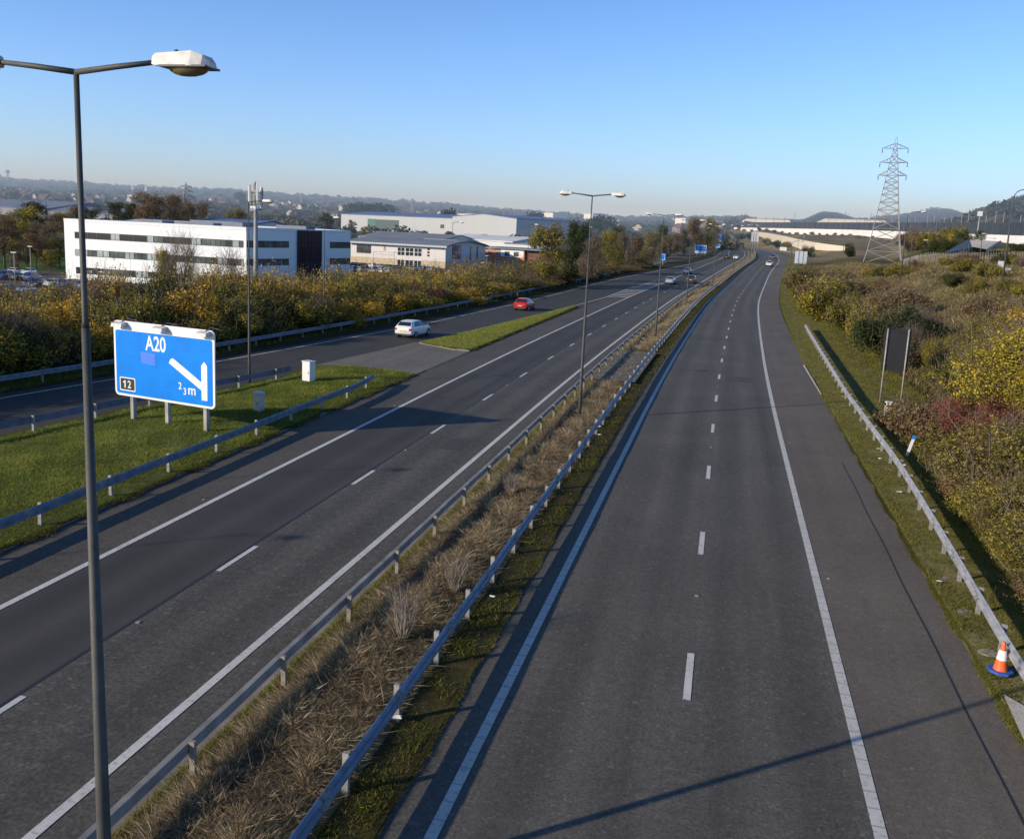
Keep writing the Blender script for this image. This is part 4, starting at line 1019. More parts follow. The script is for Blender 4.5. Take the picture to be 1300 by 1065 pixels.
shed('very large grey roofed shed at the left edge behind the bare trees', -60, 560, 58, 520, 3.2, 6.0, 60, mat('grey_wall', (.22,.22,.26), .7), mat('slate_grey_roof', (.16,.18,.24), .7), 5.0)
shed('long low grey shed behind the bare trees left of the office', 62, 500, 150, 480, 1.5, 6.5, 30, MATS['grey_wall'], MATS['slate_grey_roof'], 3.2)
for (pa, pb2, D, hh, lab) in ((741, 752, 1500, 7, 'small distant white shed above the trees by the second lamp'), (857, 870, 1400, 6, 'small distant white shed near the fourth median lamp'), (884, 897, 1400, 5, 'small distant pale shed just above the tall bare trees'), (690, 702, 1700, 6, 'small distant pale shed on the plain left of the second lamp')):
    shed(lab, pa, D, pb2, D*.98, zpy(pa, (hor(pa)-20+ (0 if D>1000 else 2)), D), hh, 30, MATS['white_wall'], ROOFW, .8)

# telephone mast in front of the office
mx, my = colz(325, 140, -3.8); ms = empty('telecom_mast', (mx, my, -3.8)); tag(ms, 'stout grey phone mast with a cluster of vertical antennas in front of the white office', 'telecom mast')
b = MB(); b.tube([(0,0,-.5),(0,0,14.6)], [.42,.30], 12); b.build('pole', GALVP, ms)
b = MB(); b.tube([(0,0,14.6),(0,0,18.9)], .10, 8)
for zz in (14.8, 17.2): 
    for k in range(6): a = R(60*k); b.bar((0,0,zz), (1.0*math.cos(a), 1.0*math.sin(a), zz), .05)
b.tube([(math.cos(R(30*k)), math.sin(R(30*k)), 14.7) for k in range(13)], .05, 5); b.build('head_frame', GALV, ms)
for k in range(6):
    a = R(60*k+12); x, y = 1.05*math.cos(a), 1.05*math.sin(a); b = MB(); b.box(x-.10, x+.10, y-.07, y+.07, 15.4+.3*(k % 2), 18.1+.3*(k % 3)); b.build('antenna', CAB if k % 2 else GALVP, ms)
for k in range(3):
    a = R(120*k+50); b = MB(); b.box(.7*math.cos(a)-.22, .7*math.cos(a)+.22, .7*math.sin(a)-.2, .7*math.sin(a)+.2, 14.5, 15.2); b.build('radio_unit', CAB, ms)
for k in range(2): b = MB(); b.box(.4+k*.5, .7+k*.5, -.35, -.1, 6+k*5, 6.5+k*5); b.build('junction_box', CAB, ms) if False else None

# ------------------------------------------------------------------ pylons
def pylon(h, w0, w1, arms, r, name='pylon', mm=None):
    root = empty(name); m_ = mm or GALV
    hw = lambda z: (w0+(w1-w0)*min(1, (z/(h*.80))**.82))/2 if z < h*.80 else w1/2*(1-(z-h*.80)/(h*.20))*.85+.12
    for sx in (-1, 1):
        for sy in (-1, 1):
            b = MB(); zs = [h*k/14 for k in range(15)]
            b.tube([(sx*hw(z), sy*hw(z), z) for z in zs], [r*1.5*(1-z/h*.5) for z in zs], 4, smooth=False); b.build('leg', m_, root)
    b = MB(); zs = [0, .1, .19, .28, .36, .43, .49, .55, .60, .65, .70, .75, .80, .85, .90, .95]
    zs = [q*h for q in zs]
    for za, zb in zip(zs, zs[1:]):
        a, c = hw(za), hw(zb)
        for (p, q) in (((-1,-1),(1,-1)),((1,-1),(1,1)),((1,1),(-1,1)),((-1,1),(-1,-1))):
            b.bar((p[0]*a,p[1]*a,za), (q[0]*c,q[1]*c,zb), r*.7); b.bar((q[0]*a,q[1]*a,za), (p[0]*c,p[1]*c,zb), r*.7)
            b.bar((p[0]*c,p[1]*c,zb), (q[0]*c,q[1]*c,zb), r*.7)
    b.build('lattice', m_, root)
    for za, la in arms:
        z = za*h; q = hw(z)
        for sx in (-1, 1):
            b = MB(); tip = (sx*la, 0, z+.1)
            for sy in (-1, 1):
                b.bar((sx*q, sy*q, z), tip, r*.9); b.bar((sx*q*.9, sy*q*.9, z+h*.035), tip, r*.9)
                for t in (.3, .6): b.bar((sx*(q+(la-q)*t), sy*q*(1-t), z+.1*t), (sx*(q+(la-q)*t), sy*q*(1-t)*.9, z+h*.035*(1-t)), r*.6)
            am = b.build('cross_arm', m_, root)
            b = MB(); b.tube([(sx*la,0,z+.1),(sx*la,0,z-h*.035)], [.10,.12], 6); b.build('insulator', DARKM, am)
    return root
x, y, z = ground_at(1120, 300); PYM = mat('pylon_steel', (.33,.32,.31), .6, metal=.2, var=.15)
py = pylon(zpy(1138, 176, 300)-z, 12.0, 2.6, ((.70,4.3),(.80,4.2),(.91,3.9)), .095, mm=PYM); py.location = (x, y, z-.2); py.rotation_euler = (0, 0, R(-8)); tag(py, 'tall lattice electricity pylon standing in dry grass on the right', 'pylon')
x, y, z = ground_at(237, 520); p2 = pylon(zpy(237, 230, 520)-z, 6.5, 1.8, ((.70,4.4),(.80,3.8),(.90,3.2)), .16, mm=PYM); p2.location = (x, y, z-.5); p2.rotation_euler = (0, 0, R(30)); tag(p2, 'distant lattice pylon rising behind the white office roof', 'pylon')
for (px, pyt, D, lab) in ((383, 244, 1500, 'tiny far off pylon on the skyline left of the long warehouse'), (523, 251, 1700, 'tiny far off pylon on the skyline above the long warehouse'), (225, 240, 1300, 'tiny far off pylon on the skyline left of the larger one')):
    x, y, z = ground_at(px, D); q = pylon(max(14, zpy(px, pyt, D)-z), 7, 2, ((.70,7),(.80,6),(.90,5)), .3, mm=PYM); q.location = (x, y, z-.5); tag(q, lab, 'pylon')

# ------------------------------------------------------------------ railway terminal edge on the right: noise barrier, retaining wall, masts
def wallrun(label, cat, name, pts, mwall, thick=.5, cap=None, zof=0, panel_every=None, mpan=None):
    """pts: (px, D, z_bottom, z_top) left to right"""
    r = empty(name, (0,0,0)); tag(r, label, cat)
    xy = [colz(px, D, zb) for px, D, zb, zt in pts]; a0 = xy[0]; zb0 = pts[0][2]; r.location = (*a0, zb0)
    b = MB(); vs = []
    for (x, y), (px, D, zb, zt) in zip(xy, pts):
        vs += [(x-a0[0], y-a0[1], zb-1.5-zb0), (x-a0[0], y-a0[1], zt-zb0), (x-a0[0]+thick*FWD[0], y-a0[1]+thick*FWD[1], zt-zb0), (x-a0[0]+thick*FWD[0], y-a0[1]+thick*FWD[1], zb-1.5-zb0)]
    n = len(pts); fs = [(i*4+k, (i+1)*4+k, (i+1)*4+(k+1)%4, i*4+(k+1)%4) for i in range(n-1) for k in range(4)]+[(0,1,2,3), (n*4-1,n*4-2,n*4-3,n*4-4)]
    b.add(vs, fs); b.build('wall', mwall, r)
    if panel_every:
        f = MB()
        for i in range(n-1):
            p, q = Vector(xy[i]), Vector(xy[i+1]); d = (q-p); L = d.length; m_ = max(1, int(L/panel_every))
            for k in range(m_):
                t = k/m_; c = p+d*t; zb = pts[i][2]*(1-t)+pts[i+1][2]*t; zt = pts[i][3]*(1-t)+pts[i+1][3]*t
                cx, cy = c.x-a0[0]-FWD[0]*.12, c.y-a0[1]-FWD[1]*.12
                f.box(cx-.12, cx+.12, cy-.10, cy+.10, zb-zb0-.5, zt-zb0+.15)
        f.build('post_row' if False else 'panel_ribs', mpan or GALV, r)
    return r
def dep_b(px): return float(np.interp(px, [932,955,1000,1080,1100,1130,1165,1200,1240,1300,1420], [900,807,715,595,560,520,480,450,410,342,280]))
def yb(px): return float(np.interp(px, [932,955,1031,1080,1100,1165,1200,1250,1300,1420], [291,292.5,295.8,298,299.3,302,303.5,305.5,308,313]))
pxs = [932,945,955,975,1000,1031,1060,1080,1100,1130,1165,1200,1240,1270,1300,1360,1420]
def yw(px): return float(np.interp(px, [932,955,1080,1300,1420], [288.3,288.8,291.3,299,303]))
wallrun('long white concrete base wall of the railway noise barrier', 'wall', 'boundary_wall', [(p, dep_b(p), zpy(p, yb(p), dep_b(p)), zpy(p, yw(p), dep_b(p))) for p in pxs], mat('white_concrete', (.80,.78,.74), .8, var=.08, scale=.1), .6)
wallrun('long dark noise barrier with pale ribs on top of the white wall', 'noise barrier', 'noise_barrier', [(p, dep_b(p)+1.2, zpy(p, yw(p), dep_b(p))+.6, zpy(p, float(np.interp(p, [932,955,1300,1420], [283.5,281.8,282.3,282])), dep_b(p))) for p in pxs], SOLID, .4, panel_every=9, mpan=mat('rib_grey', (.17,.18,.20), .6))
# pale long terminal buildings behind
for (pa, pb2, D, t0, t1, lab) in ((940, 1003, 1150, 277.5, 283, 'long pale terminal roof behind the left end of the noise barrier'), (1037, 1125, 1000, 277.3, 284, 'long pale terminal roof behind the noise barrier near the pylon')):
    r, L = bldg(lab, 'terminal building', pa, D, pb2, D*.97, zpy(pa, t1+2, D), 'terminal_building'); h = zpy(pa, t0, D)-zpy(pa, t1+2, D)
    b = MB(); b.slab([(0,-4),(L,-4),(L,h*.8),(L*.97,h),(L*.10,h),(0,h*.55)], 0, 25); b.build('wall', mat('pale_terminal', (.66,.60,.48), .8), r)
    b = MB(); b.slab([(L*.10,h+.05),(L*.97,h+.05),(L*.97,h+.5),(L*.10,h+.5)], -.5, 25.5); b.build('roof', ROOFW, r)
for k in range(34):                                      # overhead line masts of the railway
    px = 940+k*11.2+random.uniform(-3, 3); D = dep_b(px)+random.choice((18, 40, 70)); zt = zpy(px, random.uniform(266, 279) if px > 990 else 274, D)
    x, y = colz(px, D, zt); z0 = tz(x, y); r = empty('overhead_line_mast', (x, y, z0)); tag(r, 'thin grey overhead line mast rising behind the noise barrier', 'mast', 'overhead line masts behind the noise barrier')
    hh = max(3, zt-z0); b = MB(); b.tube([(0,0,0),(0,0,hh)], .16, 5, smooth=False); b.build('mast', GALVP, r)
    b = MB(); b.bar((0,0,hh*.86), (3.2*RIGHT[0], 3.2*RIGHT[1], hh*.90), .07); b.bar((0,0,hh*.74), (3.2*RIGHT[0], 3.2*RIGHT[1], hh*.88), .05); b.build('cantilever', GALVP, r)
# two taller masts and a catenary gantry
x, y, z = ground_at(1238, 300); r = empty('floodlight_mast', (x, y, z)); tag(r, 'pale leaning floodlight mast above the noise barrier left of the wooded hill', 'mast'); hh = zpy(1238, 268, 300)-z
b = MB(); b.tube([(0,0,0),(0,0,hh)], [.26,.18], 8); b.build('mast', GALVP, r); b = MB(); b.box(-.7,.7,-.4,.4,hh-1.6,hh); b.build('lamp_cluster', CAB, r)

# retaining wall beside the road on the right
rw = [(957, 694, zpy(957, 298.3, 694), zpy(957, 293.5, 694)), (975, 620, zpy(975, 301.5, 620), zpy(975, 295.5, 620)), (992, 520, zpy(992, 308, 520), zpy(992, 298.5, 520)), (1011, 462, zpy(1011, 315, 462), zpy(1011, 303, 462)), (1034, 418, zpy(1034, 323, 418), zpy(1034, 307.5, 418)), (1055, 408, zpy(1055, 321, 408), zpy(1055, 310.3, 408)), (1079, 399, zpy(1079, 317, 399), zpy(1079, 313, 399))]
RETW = facade_mat('retaining_wall', (.60,.53,.42), (4.0,30), .82, .9)
wallrun('pale curved concrete retaining wall beside the bend of the road', 'retaining wall', 'retaining_wall', rw, RETW, .8)

gsheet('slip_road', [ground_at(962, 505), ground_at(973, 500), ground_at(1024, 330), ground_at(1000, 335)], ASR, n=16)
# palisade fence on the right
def fence(label, pts, h, step=.48):
    r = empty('palisade_fence', (*pts[0][:2], pts[0][2])); tag(r, label, 'fence'); o = Vector(pts[0])
    pm = MB(); rm_ = MB(); vs = []; tot = 0
    for a, b in zip(pts, pts[1:]):
        a, b = Vector(a), Vector(b); L = (b-a).length; n_ = int(L/step)
        for k in range(n_):
            c = a+(b-a)*(k/n_)-o; z = tz(c.x+o.x, c.y+o.y)-o.z; pm.box(c.x-.04, c.x+.04, c.y-.02, c.y+.02, z-.1, z+h+random.uniform(-.05,.05))
        for zz in (.35, h-.4):
            aa = a-o; bb = b-o; rm_.bar((aa.x, aa.y+.06, tz(a.x, a.y)-o.z+zz), (bb.x, bb.y+.06, tz(b.x, b.y)-o.z+zz), .05)
    pm.build('pale_row' if False else 'palisade', GALVP, r); rm_.build('rail', GALV, r)
    return r
pts = [ground_at(p, D) for p, D in ((1146, 200),(1165, 186),(1190, 180),(1215, 177),(1250, 176),(1280, 176),(1310, 176),(1350,172))]
fence('long grey palisade fence across the dry grass on the right', pts, 2.1)

# sunken concrete ramp with dark side walls
x, y, z = ground_at(1240, 215); rp = empty('concrete_ramp', (x, y, z)); rp.rotation_euler = (0, 0, math.atan2(RIGHT[1], RIGHT[0])); tag(rp, 'sloping concrete ramp roof with a dark triangular side wall behind the palisade fence', 'ramp')
def lp3(px, py, D):
    q = Vector(P(px, py, D))-Vector((x, y, z)); a = -rp.rotation_euler[2]
    return (q.x*math.cos(a)-q.y*math.sin(a), q.x*math.sin(a)+q.y*math.cos(a), q.z)
b = MB(); b.add([lp3(1234,313,214), lp3(1252,316,214), lp3(1270,306,250), lp3(1231,304,250)], [(0,1,2,3)]); b.build('ramp_roof', mat('ramp_concrete', (.62,.53,.42), .9, var=.15), rp)
b = MB(); b.add([lp3(1198,321,212), lp3(1235,321,214), lp3(1235,314,214), lp3(1229,303.5,250)], [(0,1,2,3)]); b.build('side_wall', BLACK, rp)
b = MB(); b.add([lp3(1235,320,216), lp3(1252,320,216), lp3(1252,316.5,214.5), lp3(1235,313.6,214.5)], [(0,1,2,3)]); b.add([lp3(1253,319,214), lp3(1272,306.5,250), lp3(1270,305,250), lp3(1252,316,214)], [(0,1,2,3)]); b.build('portal_edge', DARKM, rp)

# ------------------------------------------------------------------ far road signs
def simple_sign(label, x, y, z0, w, zb, zt, rz, mface, posts=(-.3, .3), back=False, white_base=0, cells=0, frame=SIGNW):
    r = empty('road_sign', (x, y, z0), rz); tag(r, label, 'road sign')
    b = MB(); b.slab(round_rect(-w/2, w/2, zb, zt, .12), -.05, 0); b.build('sign_board', frame, r)
    if mface: b = MB(); b.slab(round_rect(-w/2+.1, w/2-.1, zb+.1+white_base, zt-.1, .1), -.057, -.052); b.build('blue_panel', mface, r)
    if cells:
        random.seed(int(x*7)); b = MB()
        for k in range(cells):
            zz = zb+white_base+.35+k*(zt-zb-white_base-.7)/max(1, cells-1)-.1
            for s_ in (-1, 1):
                cx = s_*w*.23; ww = random.uniform(.10, .17)*w; b.slab([(cx-ww, zz), (cx+ww, zz), (cx+ww, zz+.2), (cx-ww, zz+.2)], -.064, -.059)
        b.build('legend', SIGNW, r)
    for s_ in posts: b = MB(); b.box(s_*w-.08, s_*w+.08, .005, .17, -.5, zt-.2); b.build('post', GALVP, r)
    return r
def sgn_at(px, pyb, D, *a): return None
for (px, D, wpx, yt, ybt, posts, wb, cells, lab) in (
    (889, 335, 14.0, 310.8, 321.0, (-.35,.0,.35), .55, 3, 'blue direction sign with white strip below, on three posts left of the far carriageway'),
    (909.5, 430, 7.6, 309.5, 314.0, (.0,), 0, 1, 'smaller blue sign low on a single post beyond the first far blue sign'),
    (911.8, 440, 4.2, 297.0, 306.5, (-.1,), 0, 0, 'narrow tall blue sign high on a pole beside the far carriageway'),
    (841.5, 255, 5.0, 322.0, 330.0, (.0,), 0, 0, 'small blue sign by the shrubs beside a lamp post')):
    x, y = colz(px, D, 3); zg = tz(x, y) if D != 335 else float(zr(y)); w = wpx/F*D; zt = zpy(px, yt, D); zb = zpy(px, ybt, D)
    simple_sign(lab, x, y, zg, w, zb-zg, zt-zg, R(2), SIGNB, posts, False, wb, cells)
x, y = colz(1016, 300, 3); zg = tz(x, y); BACKM = mat('sign_back_grey', (.50,.51,.53), .55, metal=.1, var=.12)
r = simple_sign('large pale grey back of a road sign on the right verge', x, y, zg, 3.9, zpy(1016,334.5,300)-zg, zpy(1016,318.5,300)-zg, R(0), None, (-.3,.3), frame=BACKM)
for s_ in (-.16, .2): b = MB(); b.box(s_*3.9-.2, s_*3.9+.1, -.10, -.055, zpy(1016,334.5,300)-zg, zpy(1016,318.5,300)-zg); b.build('stiffening_rail', mat('rail_blue', (.18,.22,.36), .6), r)
# tall strips: matrix sign backs on posts in the median near the bend
r = empty('gantry_sign', (*colz(957, 405, 5)[:2], float(zr(405)))); tag(r, 'tall cluster of narrow grey sign backs on poles in the median at the bend', 'road sign'); z0 = float(zr(405))
for px_, w_ in ((953.5, 1.0), (956.5, .8), (960.0, 1.1)):
    xx = (px_-957)/F*405; b = MB(); b.box(xx-w_/2, xx+w_/2, -.1, .0, zpy(px_, 306.5, 405)-z0, zpy(px_, 294, 405)-z0); b.build('sign_board', BACKM, r)
for px_ in (954.5, 958, 961):
    xx = (px_-957)/F*405; b = MB(); b.tube([(xx,.12,-.3),(xx,.12,zpy(px_, 295, 405)-z0)], .11, 6); b.build('post', GALVP, r)
x, y, z = ground_at(1268, 135); r = simple_sign('low wide pale road sign back in the dry grass below the swan neck lamp', x, y, z, 3.2, zpy(1268,347,135)-z, zpy(1268,339.5,135)-z, R(-5), None, (-.33,.33), frame=BACKM)
for s_ in (-.33, .33): b = MB(); b.box(s_*3.2-.1, s_*3.2+.1, -.10, -.055, zpy(1268,347,135)-z, zpy(1268,339.5,135)-z+.1); b.build('stiffening_rail', MATS['rail_blue'], r)
x, y, z = ground_at(1270, 138); r = simple_sign('round topped small grey sign above the low wide one', x, y, z, 1.0, zpy(1270,338.5,138)-z, zpy(1270,331,138)-z, R(-5), None, (0,), frame=BACKM)
x, y, z = ground_at(994, 462); simple_sign('pale small sign under the retaining wall beside the far road', x, y, z, 3.4, .6, 2.4, R(0), None, (-.3,.3), frame=WHITE)
# ------------------------------------------------------------------ foliage generators
def leaf_quads(cent, nrmv, size, rg):
    """one four-cornered leaf clump per centre, facing about nrmv"""
    n = len(cent); a = rg.normal(size=(n,3)); nv = nrmv+rg.normal(size=(n,3))*.75
    nv /= np.linalg.norm(nv, axis=1)[:, None]+1e-9
    u = np.cross(nv, a); u /= np.linalg.norm(u, axis=1)[:, None]+1e-9; w = np.cross(nv, u)
    s = (size*rg.uniform(.55, 1.35, n))[:, None]
    v = np.stack([cent-u*s*.5, cent-w*s*.28+u*s*.05, cent+u*s*.55, cent+w*s*.30], 1).reshape(-1, 3)
    f = np.arange(4*n).reshape(n, 4); return v, f
def cloud(lobes, n, size, rg, gap=.35, hollow=.45):
    """leaf centres through a union of lobes (cx,cy,cz,rx,ry,rz), broken up by holes"""
    L = np.array(lobes, float); vol = L[:,3]*L[:,4]*L[:,5]; pk = vol**.7; pk /= pk.sum()
    idx = rg.choice(len(L), int(n*1.9), p=pk); d = rg.normal(size=(len(idx),3)); d /= np.linalg.norm(d, axis=1)[:, None]
    r = (hollow+(1.06-hollow)*rg.random(len(idx))**.6)[:, None]
    c = L[idx,:3]+d*L[idx,3:]*r
    k1 = np.sin(c[:,0]*2.7+c[:,2]*1.9+1)*np.sin(c[:,1]*2.9-c[:,2]*1.3)+.6*np.sin(c[:,0]*6.1+c[:,1]*5.3)*np.sin(c[:,2]*6.7+2)
    keep = (k1+rg.normal(size=len(c))*.35 > -gap*1.6) & (c[:,2] > .02)
    c, d, k1 = c[keep][:n], d[keep][:n], k1[keep][:n]
    v, f = leaf_quads(c, d+np.array([0,0,.35]), size, rg)
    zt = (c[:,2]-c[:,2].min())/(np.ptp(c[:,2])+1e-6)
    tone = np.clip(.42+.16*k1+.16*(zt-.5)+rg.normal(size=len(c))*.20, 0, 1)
    return v, f, np.repeat(tone, 4)
def twigs(bases, tops, r0, rg, bend=.15):
    """thin three sided tapering stems from bases to tops"""
    n = len(bases); mid = (bases+tops)/2+rg.normal(size=(n,3))*bend*np.linalg.norm(tops-bases, axis=1)[:, None]*.5
    vs = []; fs = []; o = 0
    d = tops-bases; d /= np.linalg.norm(d, axis=1)[:, None]+1e-9
    a = np.cross(d, rg.normal(size=(n,3))); a /= np.linalg.norm(a, axis=1)[:, None]+1e-9; b = np.cross(d, a)
    rings = []
    for p, s in ((bases, 1.0), (mid, .7), (tops, .25)):
        for k in range(3):
            t = 2*math.pi*k/3; rings.append(p+(a*math.cos(t)+b*math.sin(t))*(r0*s)[:, None])
    v = np.stack(rings, 1).reshape(-1, 3); base = (np.arange(n)*9)[:, None]
    q = []
    for i in range(2):
        for k in range(3): q.append([i*3+k, i*3+(k+1)%3, (i+1)*3+(k+1)%3, (i+1)*3+k])
    f = (base[:, :, None]+np.array(q)[None]).reshape(-1, 4); return v, f
LM = {
 'gold': leaf_mat('leaf_gold', (.09,.055,.008), (.46,.29,.03), (.80,.52,.07)),
 'olive': leaf_mat('leaf_olive', (.04,.04,.01), (.23,.19,.035), (.48,.38,.07)),
 'green': leaf_mat('leaf_green', (.014,.024,.006), (.045,.062,.013), (.11,.12,.025)),
 'brown': leaf_mat('leaf_brown', (.05,.035,.018), (.19,.125,.058), (.34,.24,.11)),
 'red': leaf_mat('leaf_red', (.06,.022,.018), (.26,.07,.06), (.42,.18,.10)),
 'yolive': leaf_mat('leaf_yellow_olive', (.032,.038,.008), (.27,.225,.03), (.70,.52,.06)),
 'pale': leaf_mat('leaf_pale_brown', (.07,.055,.035), (.19,.145,.085), (.33,.26,.15)),
 'far': leaf_mat('leaf_far', (.035,.042,.024), (.075,.078,.040), (.15,.12,.06), .15),
}
PROTO = {}
def plant_proto(kind, shape, seed, name):
    """unit plant about 1 m high; scaled to size. shape: shrub / tree / twiggy / poplar / dome / low"""
    key = (kind, shape, seed)
    if key in PROTO: return PROTO[key]
    rg = np.random.default_rng(seed*31+7); root = empty(name)
    lobes = []; nl = 14
    if shape == 'shrub':
        for k in range(13):
            a = rg.uniform(0, 6.28); rr = rg.uniform(0, .42); lobes.append((rr*math.cos(a), rr*math.sin(a), rg.uniform(.20,.78)*(1-rr*.5), rg.uniform(.13,.25), rg.uniform(.13,.25), rg.uniform(.13,.24)))
        n, ls = 13000, .029
    elif shape == 'low':
        for k in range(16):
            a = rg.uniform(0, 6.28); rr = rg.uniform(0, .8); lobes.append((rr*math.cos(a), rr*math.sin(a), rg.uniform(.12,.55)*(1-rr*.4), rg.uniform(.2,.35), rg.uniform(.2,.35), rg.uniform(.12,.3)))
        n, ls = 9000, .050
    elif shape == 'tree':
        for k in range(22):
            a = rg.uniform(0, 6.28); t = rg.uniform(.32, .93); rr = rg.uniform(.05, .32)*math.sin(math.pi*min(1,(t-.2)/.85))**.5; lobes.append((rr*math.cos(a), rr*math.sin(a), t, rg.uniform(.07,.15), rg.uniform(.07,.15), rg.uniform(.06,.13)))
        n, ls = 9500, .022
    elif shape == 'willow':
        for k in range(26):
            a = rg.uniform(0, 6.28); t = rg.uniform(.15, .95); rr = rg.uniform(.0, .30)*math.sin(math.pi*min(1,(t-.02)/1.0))**.5; lobes.append((rr*math.cos(a), rr*math.sin(a), t, rg.uniform(.07,.13), rg.uniform(.07,.13), rg.uniform(.08,.16)))
        n, ls = 11000, .020
    elif shape == 'poplar':
        for k in range(14):
            t = rg.uniform(.2,.95); a = rg.uniform(0,6.28); lobes.append((.09*math.cos(a), .09*math.sin(a), t, .09, .09, .12))
        n, ls = 5200, .020
    elif shape == 'sapling':
        for k in range(9):
            t = rg.uniform(.45,.98); a = rg.uniform(0,6.28); lobes.append((.10*math.cos(a), .10*math.sin(a), t, .06, .06, .08))
        n, ls = 160, .02
    else:   # dome: rounded far tree
        for k in range(12):
            a = rg.uniform(0, 6.28); rr = rg.uniform(0,.34); lobes.append((rr*math.cos(a), rr*math.sin(a), rg.uniform(.3,.75), .2, .2, .2))
        n, ls = 1500, .085
    if seed >= 50: n, ls = int(n*((6.0 if shape == 'low' else 3.6) if kind != 'brown' else 3.0)), ls*(.33 if shape == 'low' else .52)
    sparse = {'brown': .75, 'pale': .40}.get(kind, 1.0)
    v, f, t = cloud(lobes, int(n*sparse), ls, rg, gap=.30 if shape != 'dome' else .6)
    if shape in ('shrub', 'low', 'tree', 'willow'):
        Lq = np.array(lobes); ns_ = 260 if seed < 50 else 420; i = rg.choice(len(Lq), ns_); d = rg.normal(size=(ns_,3)); d[:,2] = np.abs(d[:,2])*.9+.15; d /= np.linalg.norm(d, axis=1)[:, None]
        b0 = Lq[i,:3]+d*Lq[i,3:]*.8; ln_ = rg.uniform(.05, .22, ns_)*(1 if shape in ('shrub','low') else .6); per = 9 if seed < 50 else 30
        tt = rg.random((ns_, per)); cc_ = (b0[:,None,:]+d[:,None,:]*(ln_[:,None]*tt)[:,:,None]).reshape(-1, 3)+rg.normal(size=(ns_*per,3))*ls*.45
        v2, f2 = leaf_quads(cc_, np.repeat(d, per, axis=0), ls*.85, rg); t2 = np.repeat(np.clip(np.repeat(rg.normal(.55, .2, ns_), per)+rg.normal(size=ns_*per)*.1, 0, 1), 4)
        f = np.concatenate([f, f2+len(v)]); v = np.concatenate([v, v2]); t = np.concatenate([t, t2])
    rad = np.percentile(np.hypot(v[:,0], v[:,1]), 96); ztop = np.percentile(v[:,2], 99.3)
    if shape in ('tree', 'willow', 'poplar', 'sapling', 'dome'): sx = 1.0
    else: sx = .5/rad
    sz = 1/ztop
    NS = np.array([sx, sx, sz])
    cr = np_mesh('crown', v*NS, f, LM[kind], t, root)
    # trunk and limbs
    tb = MB(); L = np.array(lobes)
    if shape in ('tree', 'willow', 'poplar', 'dome', 'sapling'):
        tb.tube([(0,0,-.06),(.005,.004,.18),(.0,-.006,.42),(.01,0,.72)], [.022,.017,.012,.004], 6)
        for k in range(min(12, len(lobes))):
            c = L[k]; z0 = max(.12, c[2]*.55-.02); tb.tube([(0,0,z0), (c[0]*.5, c[1]*.5, z0+(c[2]-z0)*.55), (c[0], c[1], c[2])], [.010,.006,.002], 4)
    else:
        for k in range(7):
            c = L[k]; tb.tube([(c[0]*.15, c[1]*.15, -.05), (c[0]*.5, c[1]*.5, c[2]*.5), (c[0], c[1], c[2])], [.013,.008,.003], 4)
    tb.v = [(a*sx, b_*sx, c_*sz) for a, b_, c_ in tb.v]
    tb.build('trunk' if shape in ('tree','willow','poplar','dome','sapling') else 'stem', BARK, root)
    if shape != 'dome':
        m_ = ({'brown': 420, 'pale': 1000}.get(kind, 200) if seed < 50 else {'brown': 1300}.get(kind, 600)) if shape != 'sapling' else 420; 
        i = rg.choice(len(L), m_); d = rg.normal(size=(m_,3)); d[:,2] = np.abs(d[:,2])+.5; d /= np.linalg.norm(d, axis=1)[:, None]
        ln = rg.uniform(.12, .30, m_)[:, None]*(1 if shape not in ('tree','willow') else .7); bs = L[i,:3]+rg.normal(size=(m_,3))*L[i,3:]*.4; tp = bs+d*ln+np.array([0,0,.05])
        v, f = twigs(bs*NS, tp*NS, np.full(m_, .0026 if shape in ('shrub','low') else .0014), rg); np_mesh('twigs', v, f, TWIG, None, root)
    PROTO[key] = [root, False]
    return PROTO[key]
def place_plant(kind, shape, seed, x, y, h, w, label, group, name='shrub', cat='shrub', z=None, sink=.0, rz=None):
    p = plant_proto(kind, shape, seed, name)
    if not p[1]: o = p[0]; p[1] = True
    else: o = copy_tree(p[0])
    o.name = name
    o.location = (x, y, (tz(x, y) if z is None else z)-sink); o.scale = (w, w, h); o.rotation_euler = (0, 0, random.uniform(0, 6.28) if rz is None else rz)
    tag(o, label, cat, group)
    return o
random.seed(21)
